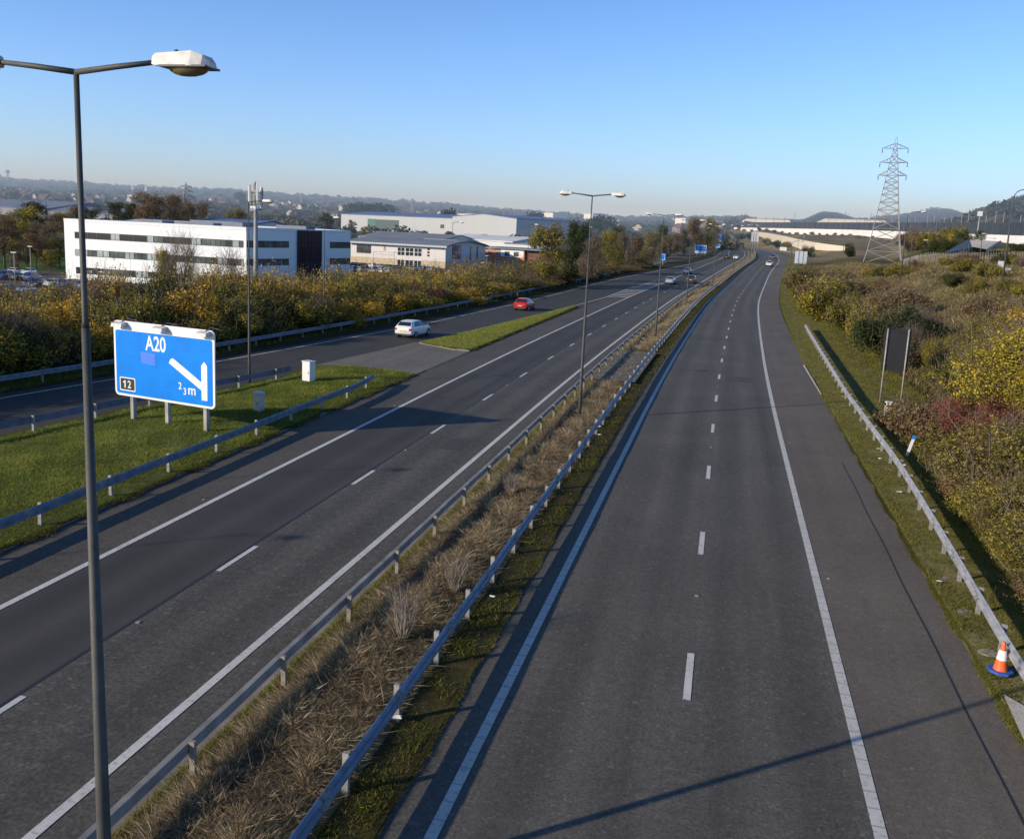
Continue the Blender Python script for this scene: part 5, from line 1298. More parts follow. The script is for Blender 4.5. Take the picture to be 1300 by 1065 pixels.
# belt of shrubs beyond the slip road: rows measured from the guardrail
LBL = {'gold': 'golden leaved shrub', 'olive': 'olive green shrub', 'green': 'dark green shrub', 'brown': 'brown half bare shrub', 'red': 'dusky red shrub', 'yolive': 'yellow green shrub', 'pale': 'pale twiggy shrub'}
def belt_zone(y):
    return ('behind the guardrail left of the big blue sign' if y < 52 else 'in the belt in front of the white office' if y < 92 else 'in the belt in front of the cream office' if y < 132 else 'in the belt before the tall willows' if y < 190 else 'beside the far slip road')
y = 14.0
while y < 250:
    xb = float(slipBar(min(y, 209)))+max(0, y-209)*.14
    for row in range(4):
        if row == 3 and y > 150: continue
        off = 2.9+row*3.4+random.uniform(-.7, .7); x = xb-off-(1.0 if y < 60 else 0); yy = y+random.uniform(-1.2, 1.2)
        zt = tz(x, yy); r_ = min(.999, max(0, .5+.42*math.sin(yy*.33+row*1.9)*math.cos(yy*.12+row)+random.uniform(-.28, .28)))
        if y < 60: kind = 'gold' if r_ < .52 else 'yolive' if r_ < .74 else 'olive' if r_ < .92 else 'brown'
        elif y < 130: kind = 'gold' if r_ < .46 else 'yolive' if r_ < .70 else 'olive' if r_ < .84 else 'brown' if r_ < .92 else 'red' if row == 0 else 'green'
        else: kind = 'olive' if r_ < .35 else 'brown' if r_ < .65 else 'yolive' if r_ < .8 else 'red' if row == 0 and r_ < .9 else 'green'
        h_top = (3.2, 4.4, 5.0, 4.6)[row]*np.interp(y, [26,42,47,56,64,78,110,130,250], [1.15,1.1,.62,.76,.95,.82,.66,.66,.80])*random.uniform(.82, 1.12)
        h = h_top-zt+.2; w = random.uniform(5.2, 6.8)*(1.0 if y < 100 else 1.2)
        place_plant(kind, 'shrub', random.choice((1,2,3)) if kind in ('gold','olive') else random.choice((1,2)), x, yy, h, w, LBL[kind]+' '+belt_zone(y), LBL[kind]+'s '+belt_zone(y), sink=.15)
    y += 3.3 if y < 100 else 4.6
# taller trees of the belt, placed by column, depth and top
def tree_at(px, D, ytop, wf, kind, shape, seed, label, group=None, name='tree', cat='tree'):
    x, y, z = ground_at(px, D); h = zpy(px, ytop, D)-z
    return place_plant(kind, shape, seed, x, y, h, h*wf, label, group, name, cat, z, .1)
tree_at(697, 152, 284, 1.15, 'olive', 'willow', 1, 'tall feathery olive willow, left one of the pair before the blue roofed warehouse')
tree_at(724, 160, 280, 1.05, 'green', 'willow', 2, 'darker right hand willow of the pair before the blue roofed warehouse')
tree_at(750, 176, 300, 1.0, 'pale', 'willow', 3, 'pale bare twiggy tree right of the pair of willows')
tree_at(770, 205, 292, 1.1, 'olive', 'willow', 4, 'mid green loose tree behind the second median lamp')
tree_at(790, 235, 297, 1.2, 'pale', 'willow', 3, 'bare pale tree between the second and third median lamps', 'pale bare trees beyond the slip road')
tree_at(808, 265, 300, 1.2, 'brown', 'willow', 5, 'brown half bare tree beside the bare pale trees')
for k, (px, D, yt, kd, lab) in enumerate(((828,300,301,'pale','leftmost tall bare tree behind the far blue sign'),(843,310,299,'brown','tall brown bare tree left of the far blue sign'),(858,330,296,'pale','tall bare tree directly behind the third median lamp'),(868,335,291,'pale','bare tree left of the fourth median lamp'),(882,360,276,'brown','tallest rounded bare tree behind the far blue sign'),(896,385,277,'olive','tall olive tree right of the tallest bare tree'),(905,410,287,'brown','brown tree just above the small far blue signs'),(820,330,294,'olive','olive tree behind the tall bare trees'),(778,330,287,'green','dark green rounded tree far behind the second median lamp'),(840,420,285,'green','dark rounded tree above the pale bare trees'))):
    tree_at(px, D, yt, 1.05, kd, 'willow', 3+(k % 3), lab)
tree_at(235, 116, 314, 1.1, 'pale', 'sapling', 7, 'slender bare sapling in front of the white office, left of the yellow shrubs')
tree_at(285, 92, 326, 1.0, 'pale', 'sapling', 8, 'bare twiggy sapling in front of the right end of the white office front')
tree_at(225, 92, 322, .9, 'pale', 'sapling', 7, 'leafless sapling rising above the golden shrubs before the white office')
tree_at(208, 104, 316, .55, 'yolive', 'tree', 9, 'small narrow yellow green tree in front of the white office')
# park trees left of the office
for k, (px, D, yt, wf, kd, lab) in enumerate(((6,205,272,1.05,'brown','big bare brown tree at the left edge above the car park'),(30,240,262,1.1,'olive','dull olive tree behind the big bare tree at the left edge'),(58,225,282,1.25,'brown','wide spreading bare tree in the park grass left of the white office'),(70,255,270,1.1,'brown','bare tree just left of the tall lamp pole above the park grass'),(45,290,256,1.1,'green','dark greenish tree behind the park trees'),(84,290,270,1.0,'yolive','orange leaved tree beside the left end of the white office'),(-18,240,262,1.1,'olive','olive tree cut by the left edge of the picture'),(100,330,262,1.1,'brown','brown tree peeping over the left end of the white office roof'),(14,215,280,1.2,'olive','dense olive tree between the bare trees at the left edge'),(46,205,296,1.3,'brown','low twiggy tree at the near edge of the park grass'),(76,212,300,1.3,'olive','olive tree against the left end wall of the white office'),(22,190,318,1.2,'brown','low bare tree at the back of the car park'),(64,196,316,1.2,'olive','low olive tree at the back of the car park'),(36,200,308,.7,'green','small very dark conical tree in the park grass'),(118,350,262,1.2,'green','green tree behind the left part of the office roof'))):
    tree_at(px, D, yt, wf, kd, 'tree', 11+(k % 4), lab)
for k, (px, D, yt, kd, lab) in enumerate(((200,300,245,'brown','largest bare brown tree behind the office roof, left of the distant pylon'),(222,310,248,'brown','bare brown tree directly left of the distant pylon'),(250,330,256,'brown','bare tree right of the distant pylon'),(165,380,258,'green','dark tree behind the office roof left of the bare brown ones'),(145,400,256,'green','dark tree behind the broad white hall'),(446,560,279,'brown','small brown tree before the left end of the long warehouse'),(300,420,264,'olive','olive tree behind the blue grey roofed hall'),(415,480,270,'green','dark tree left of the long warehouse'),(505,640,285,'olive','tree before the green end panel of the long warehouse'),(462,470,287,'olive','round shrubby tree before the long warehouse'))):
    tree_at(px, D, yt, 1.1, kd, 'tree', 11+(k % 4), lab)
# low scrub at the foot of the car park, left edge
for k in range(16):
    px = -20+k*15; D = random.uniform(66, 100); kd = random.choice(('brown','brown','olive','gold'))
    x, y, z = ground_at(px, D); place_plant(kd, 'shrub', 1, x, y, zpy(px, random.uniform(362, 378)-max(0, px-60)*.03, D)-z, 8, LBL[kd]+' between the car park and the shrub belt', LBL[kd]+'s between the car park and the shrub belt', z=z, sink=.1)

# ---- right bank
def rzone(px, D):
    return ('on the near bank behind the right guardrail' if D < 42 else 'around the dark road sign back' if D < 75 else 'on the middle of the right bank' if D < 130 else 'on the far part of the right bank')
# big golden mass, red dogwood, then mixed
spec = []
for (px, D, yt, wf, kd, sh) in (
    (1275,46,392,1.25,'gold','shrub'),(1235,52,412,1.2,'yolive','shrub'),(1222,55,440,1.1,'olive','shrub'),(1300,42,400,1.2,'yolive','shrub'),(1255,44,440,1.2,'olive','shrub'),
    (1235,46,462,1.1,'yolive','shrub'),(1290,38,455,1.2,'yolive','shrub'),(1205,63,425,1.0,'yolive','shrub'),(1285,58,388,1.1,'yolive','shrub'),(1250,62,398,1.1,'olive','shrub'),
    (1160,50,498,1.4,'red','low'),(1185,46,492,1.4,'red','low'),(1215,42,498,1.4,'red','low'),(1145,44,528,1.5,'red','low'),(1170,40,532,1.5,'red','low'),(1245,38,505,1.4,'red','low'),(1135,41,556,1.5,'red','low'),(1200,37,540,1.5,'brown','low'),
    (1235,33,545,1.5,'brown','low'),(1275,33,520,1.4,'olive','low'),(1165,35,575,1.6,'brown','low'),(1200,31.5,585,1.5,'olive','low'),(1240,29.5,590,1.5,'olive','low'),(1280,28.5,580,1.4,'yolive','low'),
    (1190,30,622,1.6,'brown','low'),(1225,27.5,640,1.6,'olive','low'),(1262,26,640,1.5,'yolive','low'),(1300,25,625,1.4,'olive','low'),(1245,24.6,690,1.6,'brown','low'),(1275,23.4,700,1.6,'olive','low'),(1305,22,690,1.5,'yolive','low'),(1300,20.6,745,1.6,'olive','low'),(1320,19.6,760,1.5,'brown','low'),(1340,22,640,1.3,'yolive','shrub')):
    x, y, z = ground_at(px, D); h = max(.5, zpy(px, yt, D)-z); spec.append((x, y, z, h, wf, kd, sh, px, D))
for (px, D, yt, wf, kd, sh) in ((1180,38,548,1.2,'pale','shrub'),(1150,46,520,1.0,'pale','shrub'),(1210,30,600,1.0,'brown','shrub'),(1255,27,612,1.0,'pale','shrub'),(1225,35,560,1.0,'red','low'),(1150,38,560,1.2,'red','low'),(1175,43,515,1.3,'red','low'),(1205,44,505,1.3,'red','low'),(1195,48,500,1.2,'red','low'),(1285,25,652,1.0,'brown','shrub')):
    x, y, z = ground_at(px, D); spec.append((x, y, z, max(.5, zpy(px, yt, D)-z), wf, kd, sh, px, D))
for (x, y, z, h, wf, kd, sh, px, D) in spec:
    w = h*wf*1.12 if sh == 'shrub' else max(2.6, h*wf*2.0)
    cl_ = 4.3 if 44 < D < 60 else 3.0 if D > 37 else 1.3
    if x-w*.5 < float(barR(y))+cl_: x = float(barR(y))+cl_+w*.5
    place_plant(kd, sh, random.choice((50, 51)) if kd != 'green' else 50, x, y, h, w, LBL[kd]+' '+rzone(px, D), LBL[kd]+'s '+rzone(px, D), z=tz(x, y), sink=.1)
random.seed(33)
for k in range(105):
    D = 20*(1.0+random.random()**1.1*8.5); px = random.uniform(1030, 1330)
    x, y, z = ground_at(px, D); u = x-float(Cn(y))
    xmin = 21.0 if 50 < y < 135 else 17.6
    if u < xmin or D < 56 and px < 1140: continue
    if D < 38 and random.random() < .5: continue
    if 125 < D < 185 and px > 1150 and random.random() < .55: continue
    r_ = random.random(); kd = 'brown' if r_ < .36 else 'olive' if r_ < .68 else 'yolive' if r_ < .82 else 'pale' if r_ < .92 else 'green'
    h = random.uniform(1.1, 2.3) if D < 130 else random.uniform(1.0, 2.4)
    place_plant(kd, random.choice(('low','low','shrub')), random.choice((1,2)), x, y, h, h*random.uniform(1.8,2.8), LBL[kd]+' '+rzone(px, D), LBL[kd]+'s '+rzone(px, D), sink=.15)
for (px, D, yt, wf, kd, lab) in ((1095,88,398,.8,'yolive','upright yellow green shrub left of the dark road sign back'),(1075,100,372,1.0,'olive','olive shrub on the bank above the guardrail end'),(1110,84,385,.9,'olive','taller olive shrub directly above the dark road sign back'),(1060,112,352,1.2,'yolive','yellow green shrub at the crest of the bank'),(1050,125,345,1.3,'brown','brown shrub at the left end of the bank crest'),(1135,98,360,1.1,'brown','brown twiggy shrub above the dark road sign back'),(1160,80,392,1.0,'pale','pale twiggy thicket right of the dark road sign back'),(1150,72,415,.9,'pale','bare pale thicket just right of the dark road sign back'),(1135,76,388,1.2,'green','dark green shrub behind the dark road sign back'),(1210,110,345,1.4,'green','dark green broad shrub in front of the dry grass'),(1235,100,350,1.3,'olive','olive shrub right of the dark broad shrub'),(1280,92,352,1.4,'olive','wide olive shrub under the low wide road sign back'),(1025,160,340,1.5,'brown','brown shrub behind the large pale sign back'),(1040,150,338,1.5,'olive','olive shrub right of the large pale sign back')):
    x, y, z = ground_at(px, D); h = zpy(px, yt, D)-z; place_plant(kd, 'shrub', random.choice((1,2)), x, y, h, h*wf*1.3, lab, None, z=z, sink=.1)
# conifers and scrub beyond
for (px, D, yt, wf, kd, lab) in ((1026,380,311,1.2,'green','dark evergreen standing against the pale retaining wall'),(1079,330,307,.9,'green','small dark evergreen left of the lattice pylon'),(1178,330,292,1.5,'yolive','rounded yellow green tree right of the lattice pylon'),(1196,320,290,1.6,'olive','rounded olive tree in the clump right of the pylon'),(1212,310,287,1.5,'olive','tallest rounded tree in the clump left of the concrete ramp'),(1225,300,290,1.4,'green','dark rounded tree at the right end of the clump'),(1165,340,294,1.5,'brown','brown rounded tree at the left end of the clump'),(1205,260,302,1.6,'green','dark shrubby tree at the foot of the clump'),(1155,350,290,1.4,'brown','brown tree directly behind the lattice pylon'),(1292,250,307,1.8,'green','broad dark shrub right of the concrete ramp'),(1186,280,303,1.5,'green','low dark shrubby tree left of the palisade fence lamps')):
    x, y, z = ground_at(px, D); h = zpy(px, yt, D)-z; place_plant(kd, 'shrub', 2 if kd == 'green' else 1, x, y, h, h*wf, lab, None, 'tree', 'tree', z=z, sink=.3)
random.seed(8)
for k in range(30):                                       # reddish scrub along the crest above the retaining wall
    px = 935+k*9.6; Dm = dep_b(px)-8-random.uniform(0, 40); kd = random.choice(('brown','red','olive','green','olive'))
    x, y, z = ground_at(px, Dm); h = random.uniform(1.2, 2.6)*Dm/650; place_plant(kd, 'shrub', 1, x, y, h, h*1.6, LBL[kd]+' along the foot of the white barrier wall', LBL[kd]+'s along the foot of the white barrier wall', z=z, sink=.4)
for k in range(40):
    px = random.uniform(935, 1010); D = random.uniform(430, 690); x, y, z = ground_at(px, D)
    if px > np.interp(D, [418,462,520,620,694], [1034,1008,990,972,955]) or abs(x-float(Cn(y))) < 22: continue
    kd = random.choice(('brown','olive','green')); h = random.uniform(3, 6); place_plant(kd, 'shrub', 1, x, y, h, h*1.5, LBL[kd]+' on the slope inside the bend of the road', LBL[kd]+'s on the slope inside the bend of the road', z=z, sink=.3)

# ---- far woodland as masses, and the town
def woodland(name, label, n, fn, size, m, seed):
    """one mass of many small crowns; fn -> (px, D)"""
    rg = np.random.default_rng(seed); V = []; Fc = []; T = []; o = 0
    for k in range(n):
        px, D = fn(rg); x, y, z = ground_at(px, D); s = size*rg.uniform(.6, 1.5)*(.75+D/4000)
        q = 90; d = rg.normal(size=(q,3)); d /= np.linalg.norm(d, axis=1)[:, None]; c = np.array([x, y, z+s*.35])+d*np.array([s*rg.uniform(.6,1.3), s*rg.uniform(.6,1.3), s*.5])*rg.uniform(.55, 1.05, q)[:, None]
        v, f = leaf_quads(c, d+np.array([0,0,.3]), s*.42, rg); V.append(v); Fc.append(f+o); o += len(v)
        T.append(np.full(len(v), np.clip(rg.normal(.45, .22), 0, 1))+np.repeat(rg.normal(size=q)*.08, 4))
    ob = np_mesh(name, np.concatenate(V), np.concatenate(Fc), m, np.concatenate(T)); tag(ob, label, 'woodland', kind='stuff'); return ob
def hillfn(rg): 
    px = rg.uniform(-80, 950); D = 620*math.exp(rg.random()**.8*1.55); return px, D
woodland('distant_woodland', 'trees and hedges covering the far hillside town as one mass', 1500, hillfn, 6.0, LM['far'], 3)
woodland('distant_woodland', 'hazy wooded ridge along the skyline on the left', 1300, lambda rg: (rg.uniform(-80, 960), rg.uniform(2300, 3050)), 4.5, LM['far'], 4)
woodland('distant_woodland', 'belt of trees and scrub between the industrial sheds and the town', 420, lambda rg: (rg.uniform(-60, 930), rg.uniform(420, 640) if rg.random() < .4 else rg.uniform(660, 900)), 5.5, LM['far'], 5)
woodland('distant_woodland', 'scrub covering the steep hill at the right edge', 330, lambda rg: (rg.uniform(1195, 1420), rg.uniform(800, 1300)), 9, LM['far'], 6)
woodland('distant_woodland', 'dark wooded hills on the skyline behind the noise barrier', 240, lambda rg: (rg.uniform(1090, 1240), rg.uniform(2300, 3000)), 4.0, LM['far'], 7)
# dark evergreen groups on the hillside that one can tell apart
for (px, D, yt, wf, lab) in ((455,1000,256,2.2,'left dark evergreen clump above the long warehouse'),(478,1000,257,2.4,'right dark evergreen clump above the long warehouse'),(572,700,264,1.0,'single dark evergreen standing above the long warehouse roof'),(305,1500,243,2,'dark clump on the skyline above the office'),(22,1200,243,1.6,'dark round tree above the left town'),(42,1250,244,1.6,'second dark round tree above the left town'),(676,950,268,1.6,'broad round tree behind the long warehouse'),(760,800,272,1.6,'dark round tree beyond the third shed')):
    x, y, z = ground_at(px, D); h = max(8, zpy(px, yt, D)-z); place_plant('green', 'dome', 1, x, y, h, h*wf, lab, None, 'tree', 'tree', z=z, sink=1)
HW = [mat('house_render', (.50,.46,.40), .8), mat('house_brick', (.17,.10,.075), .85), mat('house_white', (.72,.70,.66), .8), mat('house_buff', (.28,.22,.16), .85)]
HR = [mat('roof_brown', (.095,.07,.06), .85), mat('roof_slate', (.08,.085,.10), .7), mat('roof_red', (.15,.08,.06), .85)]
def house(wm, rm, semis=False):
    r = empty('house'); L_, W_, h_ = 10, 7.5, 5.0
    b = MB(); b.box(0, L_, 0, W_, -2, h_); b.slab([(0,0)]*0 or [(0,h_),(0,h_),(0,h_)], 0, 0) if False else None
    b.add([(0,0,h_),(0,W_,h_),(0,W_/2,h_+2.8),(L_,0,h_),(L_,W_,h_),(L_,W_/2,h_+2.8)], [(0,2,1),(3,4,5)]); b.build('wall', wm, r)
    b = MB(); b.add([(-.3,-.4,h_-.25),(L_+.3,-.4,h_-.25),(L_+.3,W_/2,h_+3.0),(-.3,W_/2,h_+3.0),(-.3,W_+.4,h_-.25),(L_+.3,W_+.4,h_-.25),(-.3,-.4,h_-.10),(L_+.3,-.4,h_-.10),(L_+.3,W_/2,h_+3.18),(-.3,W_/2,h_+3.18),(-.3,W_+.4,h_-.10),(L_+.3,W_+.4,h_-.10)],
        [(6,7,8,9),(9,8,11,10),(1,0,3,2),(2,3,4,5),(0,1,7,6),(5,4,10,11)]); rf = b.build('roof', rm, r)
    b = MB(); b.box(L_*.78, L_*.78+.9, W_/2-.4, W_/2+.4, h_+1.5, h_+4.2); b.build('chimney', HW[1], rf)
    b = MB()
    for x in (1.6, 6.4):
        for z in (.9, 3.3): b.box(x, x+1.8, -.06, -.01, z, z+1.2)
    b.build('windows', TINT[2], r)
    return r
HP = [house(HW[i], HR[j]) for i, j in ((0,0),(1,0),(2,1),(3,2),(1,1),(2,0),(0,2))]
HN = ['cream walled house', 'brick house with brown roof', 'white house with slate roof', 'buff house with red roof', 'brick house with slate roof', 'white house with brown roof', 'cream house with red roof']
used = set(); random.seed(14)
def put_house(px, D, zone, pool, sc_=1.0):
    i = random.choice(pool); x, y, z = ground_at(px, D)
    o = HP[i] if i not in used else copy_tree(HP[i]); used.add(i)
    o.location = (x, y, z); o.rotation_euler = (0, 0, random.choice((0, .4, 1.3, 2.0, -.5, 1.57))+random.uniform(-.15, .15)); sc_ *= .78; o.scale = (sc_, sc_, sc_)
    tag(o, HN[i]+' '+zone, 'house', HN[i]+'s '+zone)
def Dpx(px, k):
    return D_at(px, hor(px)-k)
for k in range(88): put_house(random.uniform(-20, 135), random.uniform(1000, 1500), 'in the crowded town at the far left', (1,3,4,1,0,6,4), 1.15)
for k in range(64): put_house(random.uniform(135, 420), random.uniform(1000, 2000), 'on the hillside above the white office', (0,1,2,3,5,1), 1.25)
for k in range(22): put_house(330+k*3.8+random.uniform(-2, 2), random.uniform(1450, 1560), 'in the pale terrace row on the hillside', (2,5,0), 1.25)
for k in range(48): put_house(random.uniform(400, 700), random.uniform(950, 1900), 'on the hillside above the long warehouse', (0,1,3,4,5,1,3), 1.2)
for k in range(24): put_house(500+k*3.5, 1040+random.uniform(-25, 25), 'in the white row above the long warehouse', (2,5), 1.15)
for k in range(26): put_house(random.uniform(700, 935), random.uniform(1000, 2100), 'on the plain beyond the far trees', (0,2,5,1,3), 1.5)
for (px, lab) in ((169, 'left white tower block on the far hillside'), (186, 'right white tower block on the far hillside')):
    x, y, z = ground_at(px, 2100); r = empty('tower_block', (x, y, z)); tag(r, lab, 'tower block'); r.scale = (.55, .55, .72)
    b = MB(); b.box(-5, 5, -5, 5, -3, 26); b.build('wall', HW[2], r); b = MB(); b.box(-5.4, 5.4, -5.4, 5.4, 26.01, 27.2); b.build('roof', ROOFG, r)
    b = MB(); [b.box(-4, 4, -5.08, -5.01, z2, z2+1.4) for z2 in range(2, 25, 3)]; b.build('windows', TINT[2], r)
x, y, z = ground_at(10, 2700); r = empty('water_tower', (x, y, z)); r.scale = (.6, .6, .62); tag(r, 'grey water tower on the skyline at the far left', 'water tower')
b = MB(); b.tube([(0,0,-3),(0,0,34)], [5,4], 10); b.build('shaft', MATS['grey_wall'], r); b = MB(); b.tube([(0,0,34.01),(0,0,38),(0,0,48),(0,0,50)], [5,11,11,4], 14); b.build('tank', MATS['grey_wall'], r)

# ------------------------------------------------------------------ parked cars
random.seed(4)
PC = [make_car(s_, m_, 'parked car') for s_, m_ in (('hatch', pw), ('saloon', pg_), ('hatch', pd), ('suv', pb_), ('saloon', pk), ('hatch', pr_), ('suv', pg_), ('saloon', pgr))]
PN = ['white hatchback', 'silver saloon', 'dark grey hatchback', 'blue estate car', 'black saloon', 'red hatchback', 'silver estate car', 'dark green saloon']
pu = set()
def park(px, D, rz, zone):
    i = random.choice((0,0,1,1,2,2,4,4,6,3,5,7)); x, y, z = ground_at(px, D)
    c = PC[i] if i not in pu else copy_tree(PC[i]); pu.add(i)
    c.location = (x, y, z+.075); c.rotation_euler = (0, 0, rz); tag(c, PN[i]+' parked '+zone, 'car', PN[i]+'s parked '+zone); c.name = 'parked_car'
for D in (136, 147, 161, 173, 187):
    px = -30
    while px < (84 if D > 168 else 235):
        if random.random() < .62: park(px, D+random.uniform(-.6, .6), .25+random.uniform(-.05, .05)+(math.pi if random.random() < .5 else 0), 'in the office car park')
        px += 2.75/D*F
for k in range(13):
    if random.random() < .85: park(450+k*10.5, 278-k*.9, 1.0, 'in front of the cream office')
for k in range(9):
    if random.random() < .8: park(446+k*9, 255-k*.6, 1.0, 'in front of the cream office')
for k in range(14): park(430+random.uniform(0, 40), random.uniform(430, 540), 1.0, 'near the left end of the long warehouse')
for k, (px, D, hh) in enumerate(((40, 175, 6.5), (20, 150, 6.5), (208, 165, 7), (617, 262, 6), (612, 250, 4.5), (500, 262, 6), (474, 275, 5))):
    x, y, z = ground_at(px, D); r = empty('car_park_light', (x, y, z)); tag(r, 'slim pale car park light column'+(' by the office car park' if px < 300 else ' by the cream office'), 'street lamp', 'light columns'+(' by the office car park' if px < 300 else ' by the cream office'))
    b = MB(); b.tube([(0,0,0),(0,0,hh)], .07, 6); b.build('pole', GALVP, r); b = MB(); b.box(-.5, .5, -.15, .15, hh, hh+.15); b.build('lantern', LANT, r)

# ------------------------------------------------------------------ grass and undergrowth (uncountable)
def blades(name, label, pts, h, w, m, lean=.45, seed=1, tone0=.5, kind='grass', tonev=None):
    rg = np.random.default_rng(seed); n = len(pts); a = rg.uniform(0, 6.283, n); hh = h*rg.uniform(.45, 1.25, n)
    dx, dy = np.cos(a), np.sin(a); ln = rg.normal(size=(n,2))*lean*hh[:, None]
    w_ = np.broadcast_to(w, (n,))*rg.uniform(.7, 1.3, n)
    p = pts; q = np.stack([p+np.stack([-dy*w_*.5, dx*w_*.5, 0*hh], 1), p+np.stack([dy*w_*.5, -dx*w_*.5, 0*hh], 1),
                  p+np.stack([ln[:,0]*.5+dy*w_*.45, ln[:,1]*.5-dx*w_*.45, hh*.55], 1), p+np.stack([ln[:,0], ln[:,1], hh], 1)], 1)
    tone = np.clip(tone0+rg.normal(size=n)*.16+(tonev if tonev is not None else 0), 0, 1)
    ob = np_mesh(name, q.reshape(-1,3), np.arange(4*n).reshape(n, 4), m, np.repeat(tone, 4)); return tag(ob, label, kind, kind='stuff')
def scatter(n, y0, y1, fl, fr, zf, seed, power=1.0):
    """more blades near the camera"""
    rg = np.random.default_rng(seed); t = rg.random(n); y = y0*(y1/y0)**(t**power); a = np.array([float(v) for v in map(fl, y)]) if False else fl(y); b = fr(y)
    s = rg.random(n); x = a+(b-a)*s; return x, y, s
DG = leaf_mat('dry_grass', (.13,.095,.055), (.46,.36,.215), (.78,.66,.44), .42)
DS = leaf_mat('dry_stems', (.06,.045,.03), (.18,.13,.085), (.36,.29,.20), .1)
GG = leaf_mat('short_grass', (.055,.065,.012), (.21,.265,.035), (.50,.44,.12), .45)
MG = leaf_mat('mossy_grass', (.05,.055,.01), (.19,.18,.03), (.34,.29,.07), .4)
def vC(y): return np.array([float(v) for v in np.atleast_1d(Cn(y))]) if np.ndim(y) == 0 else Cn(y)
# median dead grass in tussocks
n = 620000; x, y, s = scatter(n, 9, 420, lambda y: Cn(y)-1.45, lambda y: Cn(y)+1.15, None, 41, 1.0)
cl = .6*np.sin(x*2.3+y*.9)*np.sin(y*1.27-x*1.1)+.45*np.sin(x*7.3-y*3.1)*np.sin(y*5.3+x*1.7)+.35*np.sin(x*13.+y*9.)
edge = np.minimum(s, 1-s)
rgk = np.random.default_rng(5); keep = (cl+rgk.normal(size=n)*.5 > -.9) & ~((y > 56.5) & (y < 73.5) & (rgk.random(n) > .05)) & (rgk.random(n) < .30+edge*4)
x, y, s, cl, edge = x[keep], y[keep], s[keep], cl[keep], edge[keep]
z = zr(y)+.07+.12*np.sin(math.pi*np.clip(s, 0, 1))
h = (.10+.17*np.clip(cl+.4, 0, 1.4)*np.clip(edge*5, .25, 1))*np.where(y > 60, 1.35, 1)
rk = np.random.default_rng(91).random(len(x)); flat = rk < .6; wd = .0036+.00024*y
blades('dry_grass', 'dead straw coloured grass filling the central median', np.stack([x, y, z], 1)[~flat], h[~flat], wd[~flat], DG, .55, 2, .45, tonev=(.16*cl-.05)[~flat])
blades('matted_grass', 'flattened brown thatch lying over the soil of the central median', np.stack([x, y, z+.05*np.random.default_rng(3).random(len(x))], 1)[flat], (.05+.35*h)[flat], (wd*1.2)[flat], DG, 2.0, 21, .35, tonev=(.22*cl)[flat])
# taller dry stems
n = 12000; x, y, s = scatter(n, 9, 300, lambda y: Cn(y)-1.1, lambda y: Cn(y)+1.0, None, 42)
cl = np.sin(x*1.9+y*.45+1)*np.sin(y*.71+2); rgk = np.random.default_rng(6); keep = (cl+rgk.normal(size=n)*.25 > .25) & ~((y > 56) & (y < 74)); x, y, s = x[keep], y[keep], s[keep]
blades('dry_stems', 'taller brown weed stems standing in the median grass', np.stack([x, y, zr(y)+.1], 1), (.50), .003+.00016*y, DS, .3, 3, .5)
# green flush at the left edge of the median and moss on the right
n = 60000; x, y, s = scatter(n, 9, 160, lambda y: Cn(y)-1.7, lambda y: Cn(y)-.9, None, 43); blades('grass', 'low green grass along the left edge of the median', np.stack([x, y, zr(y)+.08], 1), .09, .010+.0003*y, MG, .7, 4, .5)
n = 60000; x, y, s = scatter(n, 9, 200, lambda y: Cn(y)+1.0, lambda y: Cn(y)+2.0, None, 44)
cl = np.sin(x*3+y*1.3)*np.sin(y*2.1); kp = cl+np.random.default_rng(3).normal(size=n)*.5 > .35; blades('moss_grass', 'mossy low growth beside the right edge of the median', np.stack([x, y, zr(y)+.06], 1)[kp], .07, (.012+.0003*y)[kp], MG, .8, 5, .4)
# gore grass
def glf(y): return np.where(y < 49, goreBarL(y)-.35, np.interp(y, [49, 54], [float(goreBarL(49))-.35, -26.2]))
n = 330000; x, y, s = scatter(n, 12, 53.8, glf, lambda y: Cn(y)-12.45, None, 45)
cl = np.sin(x*1.1+y*.5)*np.sin(y*.8-x*.6)+.5*np.sin(x*3.1)*np.sin(y*2.7+x)
blades('grass', 'rough green grass around the big blue sign', np.stack([x, y, zr(y)+.08+.18*np.sin(math.pi*s)-.01], 1), .085+.05*np.clip(cl, -.6, 1), (.008+.00025*y), GG, .8, 6, .5, tonev=.14*cl-.10*(s > .86)-.08*(s < .08))
n = 50000; x, y, s = scatter(n, 67, 115.5, lambda y: np.interp(y, [66.6,69,79,104,116], [-20.4,-24.2,-22.9,-20.4,-19.25]), lambda y: np.interp(y, [66.6,80,104,116], [-19.25,-19.2,-18.95,-18.85]), None, 46)
blades('grass', 'grass of the long pointed wedge beside the slip road', np.stack([x, y, zr(y)+.08+.08*np.sin(math.pi*s)], 1), .12, .045, GG, .7, 7, .6)
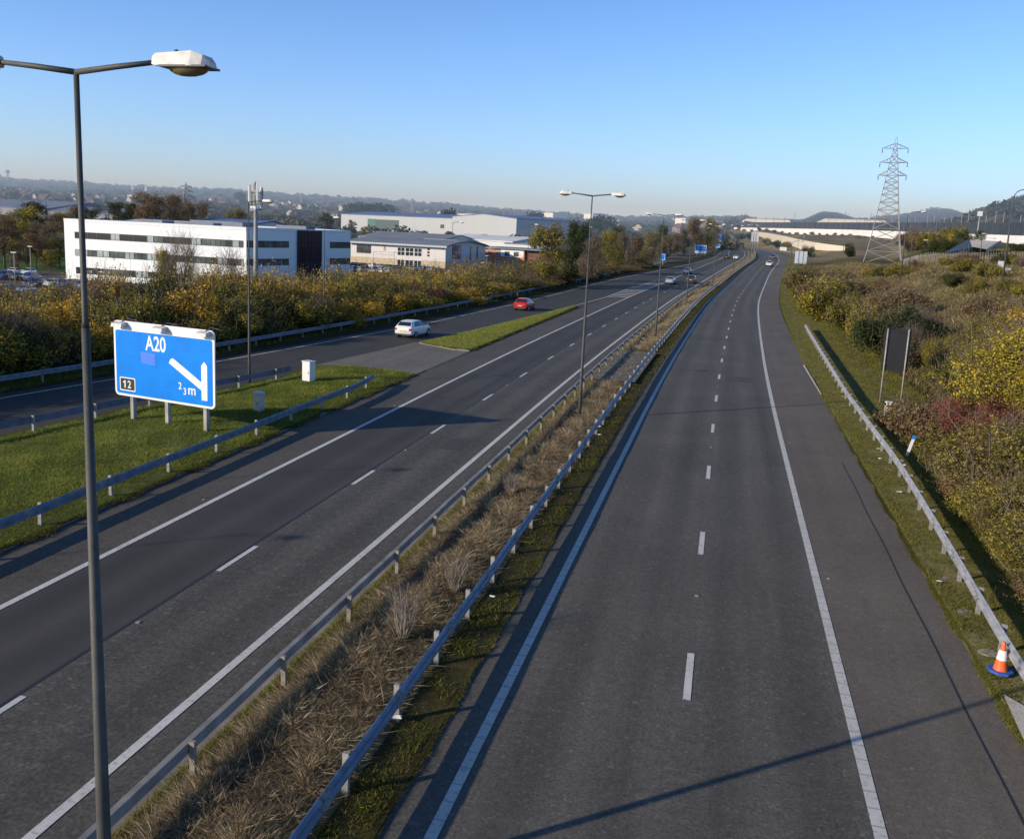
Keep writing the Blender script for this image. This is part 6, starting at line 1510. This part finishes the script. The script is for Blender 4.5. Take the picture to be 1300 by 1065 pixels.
# ragged growth spilling over the edges of the verges
rgk = np.random.default_rng(12); n = 90000
yy = np.concatenate([12*(53.8/12)**rgk.random(n//2), rgk.uniform(67, 115, n//6), 12*(53.8/12)**rgk.random(n-n//2-n//6)])
xx = np.concatenate([Cn(yy[:n//2])-12.40, np.interp(yy[n//2:n//2+n//6], [66.6,80,104,116], [-19.15,-19.1,-18.85,-18.75]), glf(yy[n//2+n//6:])-.05])
jit = np.abs(rgk.normal(size=n))*.09*(1+.9*np.sin(yy*2.3)*np.sin(yy*.81)); xx = xx+np.where(np.arange(n) < n//2+n//6, 1, -1)*(jit-.05)
blades('grass', 'ragged weeds spilling over the kerbs of the grass wedges', np.stack([xx, yy, zr(yy)+.05], 1), .07, .010+.0003*yy, MG, .8, 31, .4)
for (f_, sg_, sd_, nm_) in ((lambda y: Cn(y)+13.15, -1, 51, 'right verge'), (lambda y: Cn(y)+2.1, 1, 52, 'median moss')):
    n = 60000; yy = 11*(200/11)**np.random.default_rng(sd_).random(n); jit = np.abs(np.random.default_rng(sd_+9).normal(size=n))*(.035 if sg_ > 0 else .045)*(1.1+.9*np.sin(yy*1.9)*np.sin(yy*.63))
    blades('grass', 'ragged low weeds creeping over the asphalt edge of the '+nm_, np.stack([f_(yy)+sg_*(jit-.05), yy, zr(yy)+.01], 1), .045, .010+.0003*yy, MG, .9, sd_, .4)
# right verge
n = 220000; x, y, s = scatter(n, 12, 230, lambda y: Cn(y)+13.2, lambda y: Cn(y)+17.2+np.interp(y, [45,58,125,140], [0,2.6,2.6,0]), None, 47)
cl = np.sin(x*1.7+y*.4)*np.sin(y*.5-x*.9)+.5*np.sin(x*4.1)*np.sin(y*1.9+x); kp = cl+np.random.default_rng(9).normal(size=n)*.5 > -.35
blades('grass', 'short mossy grass of the right verge around the guardrail', np.stack([x, y, np.maximum(zr(y)+.06, terr(x, y)+.0)], 1)[kp], (.06+.10*np.clip((s-.25)*2, 0, 1))[kp], (.010+.0003*y)[kp], MG, .8, 8, .45, tonev=(.15*cl)[kp])
# bank undergrowth on the right
n = 260000; x, y, s = scatter(n, 14, 300, lambda y: Cn(y)+16.2+np.interp(y, [45,58,125,140], [0,2.2,2.2,.4]), lambda y: Cn(y)+22+np.minimum(y*.55, 75), None, 48)
cl = np.sin(x*.5+y*.27)*np.sin(y*.21-x*.4)+.5*np.sin(x*1.3)*np.sin(y*.9)
blades('undergrowth', 'brown and olive brambles and rank grass covering the right bank', np.stack([x, y, terr(x, y)-.02], 1), .38+.25*np.clip(cl, 0, 1), (.010+.00045*y), leaf_mat('bank_growth', (.06,.05,.018), (.22,.165,.065), (.42,.32,.15), .3), .7, 9, .45, kind='undergrowth', tonev=.16*cl)
# leaf litter and low weeds between the slip road guardrail and the shrubs
n = 60000; x, y, s = scatter(n, 25, 210, lambda y: slipBar(y)-4.5, lambda y: slipBar(y)+.4, None, 49)
blades('undergrowth', 'dull weeds under the shrubs behind the slip road guardrail', np.stack([x, y, np.maximum(terr(x, y), zr(y)+.02)], 1), .22, .04, MG, .7, 10, .35, kind='undergrowth')
# litter and stones: small pale scraps, told apart by nothing
random.seed(77)
for k in range(26):
    if k < 15: yy = random.uniform(12, 50); xx = float(Cn(yy))+random.uniform(-1.0, 1.7); zz = float(zr(yy))+.16; g_ = 'in the median grass'
    else: yy = random.uniform(18, 60); xx = float(barR(yy))+random.uniform(-.6, .9); zz = float(zr(yy))+.10; g_ = 'beside the right guardrail'
    r_ = random.uniform(.03, .09); b = MB(); vs = [(random.uniform(-r_, r_)*1.4, random.uniform(-r_, r_), random.uniform(0, r_*.8)) for _ in range(9)]
    bm = bmesh.new(); [bm.verts.new(v) for v in vs]; bmesh.ops.convex_hull(bm, input=bm.verts); me = bpy.data.meshes.new('litter'); bm.to_mesh(me); bm.free(); me.materials.append(WHITE if k % 3 else SIGNW)
    o = bpy.data.objects.new('litter', me); col.objects.link(o); o.location = (xx, yy, zz); tag(o, 'small crumpled pale scrap of litter '+g_, 'litter', 'litter scraps '+g_)
# bare bush in the median (multi stemmed)
def bare_bush(x, y, h, label):
    r = empty('bare_bush', (x, y, float(zr(y))+.12)); tag(r, label, 'bush'); rg = np.random.default_rng(int(y*10)); n_ = 60
    a = rg.uniform(0, 6.28, n_); sp = rg.uniform(.05, .42, n_); bs = np.stack([np.cos(a)*.05, np.sin(a)*.05, np.zeros(n_)], 1); tp = np.stack([np.cos(a)*sp*h, np.sin(a)*sp*h, h*rg.uniform(.5, 1.05, n_)], 1)
    v, f = twigs(bs, tp, np.full(n_, .009), rg, .12); np_mesh('stems', v, f, mat('pale_stems', (.34,.28,.22), .8, var=.4, scale=3), None, r)
    m_ = 260; i = rg.choice(n_, m_); t = rg.uniform(.35, .95, m_)[:, None]; b0 = bs[i]+(tp[i]-bs[i])*t; d = rg.normal(size=(m_,3))*.6+np.array([0,0,1.0]); v, f = twigs(b0, b0+d*.17*h, np.full(m_, .0035), rg); np_mesh('twigs', v, f, TWIG, None, r)
bare_bush(-6.55, 18.0, 1.35, 'bare pale stemmed bush in the middle of the near median')
bare_bush(-6.2, 21.0, 1.0, 'smaller bare bush just beyond the pale stemmed one in the median')
bare_bush(-6.9, 30.0, .9, 'low bare bush farther along the median, before the second lamp')

# ------------------------------------------------------------------ sun, sky, haze, camera
EL, AZ = R(18.5), R(40)                                   # shadows run towards +x, turned 40 degrees to +y
sd = Vector((math.cos(AZ)*math.cos(EL), math.sin(AZ)*math.cos(EL), -math.sin(EL)))
sl_ = bpy.data.lights.new('sun', 'SUN'); sl_.energy = 5.0; sl_.angle = R(.53); sl_.color = (1, .87, .68)
so = bpy.data.objects.new('sun', sl_); col.objects.link(so); so.rotation_euler = sd.to_track_quat('-Z', 'Y').to_euler()
w = bpy.data.worlds.new('World'); sc.world = w; w.use_nodes = True; nt = w.node_tree
sk = nt.nodes.new('ShaderNodeTexSky'); sk.sky_type = 'NISHITA'; sk.sun_disc = False; sk.sun_elevation = EL
sk.sun_rotation = math.atan2(-sd.x, -sd.y)                # direction towards the sun, clockwise from +y
sk.air_density = 1.0; sk.dust_density = .25; sk.ozone_density = 5.0; sk.altitude = 60
bg = nt.nodes['Background']; bg.inputs['Strength'].default_value = .15
# clear autumn sky: pale near the horizon, extra darkening overhead added to deepen shadows
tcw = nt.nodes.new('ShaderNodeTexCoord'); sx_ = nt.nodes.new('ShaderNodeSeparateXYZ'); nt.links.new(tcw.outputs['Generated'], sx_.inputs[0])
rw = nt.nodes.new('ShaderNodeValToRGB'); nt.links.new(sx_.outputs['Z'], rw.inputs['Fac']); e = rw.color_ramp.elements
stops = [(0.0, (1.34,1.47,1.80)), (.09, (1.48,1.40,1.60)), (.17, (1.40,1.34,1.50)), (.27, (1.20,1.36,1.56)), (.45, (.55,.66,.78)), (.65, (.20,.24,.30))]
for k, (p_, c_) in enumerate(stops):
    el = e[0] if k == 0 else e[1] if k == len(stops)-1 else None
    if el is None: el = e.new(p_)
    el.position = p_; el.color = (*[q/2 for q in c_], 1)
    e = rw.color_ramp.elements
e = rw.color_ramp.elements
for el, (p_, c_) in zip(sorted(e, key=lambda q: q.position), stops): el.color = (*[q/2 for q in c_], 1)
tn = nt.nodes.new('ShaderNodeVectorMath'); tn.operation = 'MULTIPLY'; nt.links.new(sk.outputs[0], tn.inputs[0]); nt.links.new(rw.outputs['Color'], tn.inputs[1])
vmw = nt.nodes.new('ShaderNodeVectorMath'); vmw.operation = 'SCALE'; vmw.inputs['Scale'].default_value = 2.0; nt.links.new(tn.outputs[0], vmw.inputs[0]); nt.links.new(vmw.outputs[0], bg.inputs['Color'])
sc.view_settings.view_transform = 'Standard'; sc.view_settings.look = 'None'; sc.view_settings.exposure = 0
HAZE = True
if HAZE:
    hm = bpy.data.materials.new('haze'); hm.use_nodes = True; N = hm.node_tree.nodes; N.remove(N['Principled BSDF'])
    vs_ = N.new('ShaderNodeVolumeScatter'); vs_.inputs['Color'].default_value = (.60,.80,1,1); vs_.inputs['Density'].default_value = .00046; vs_.inputs['Anisotropy'].default_value = .1
    hm.node_tree.links.new(vs_.outputs[0], N['Material Output'].inputs['Volume'])
    b = MB(); b.box(-3600, 3000, 330, 4200, -40, 150); hz = b.build('haze', hm); structure(hz); hz['label'] = 'thin blue haze over the far plain and hills'
cam = bpy.data.cameras.new('camera'); co = bpy.data.objects.new('camera', cam); col.objects.link(co); sc.camera = co
cam.sensor_width = 36; cam.lens = 36*F/1300; cam.shift_y = (CY-532.0)/1300; cam.clip_start = .1; cam.clip_end = 20000
M3 = Matrix(((Xc[0], -Xc[1], -Xc[2]), (Yc[0], -Yc[1], -Yc[2]), (Zc[0], -Zc[1], -Zc[2])))
co.matrix_world = Matrix.Translation((0, 0, H)) @ M3.to_4x4()
sc.cycles.max_bounces = 5; sc.cycles.transparent_max_bounces = 6; sc.cycles.volume_bounces = 0
sc.render.resolution_x = 1024; sc.render.resolution_y = 838
for o in list(sc.objects):                                # prototypes that found no place
    if o.type == 'EMPTY' and o.parent is None and 'label' not in o.keys():
        for ch in kids(o):
            for g_ in kids(ch): bpy.data.objects.remove(g_)
            bpy.data.objects.remove(ch)
        bpy.data.objects.remove(o)
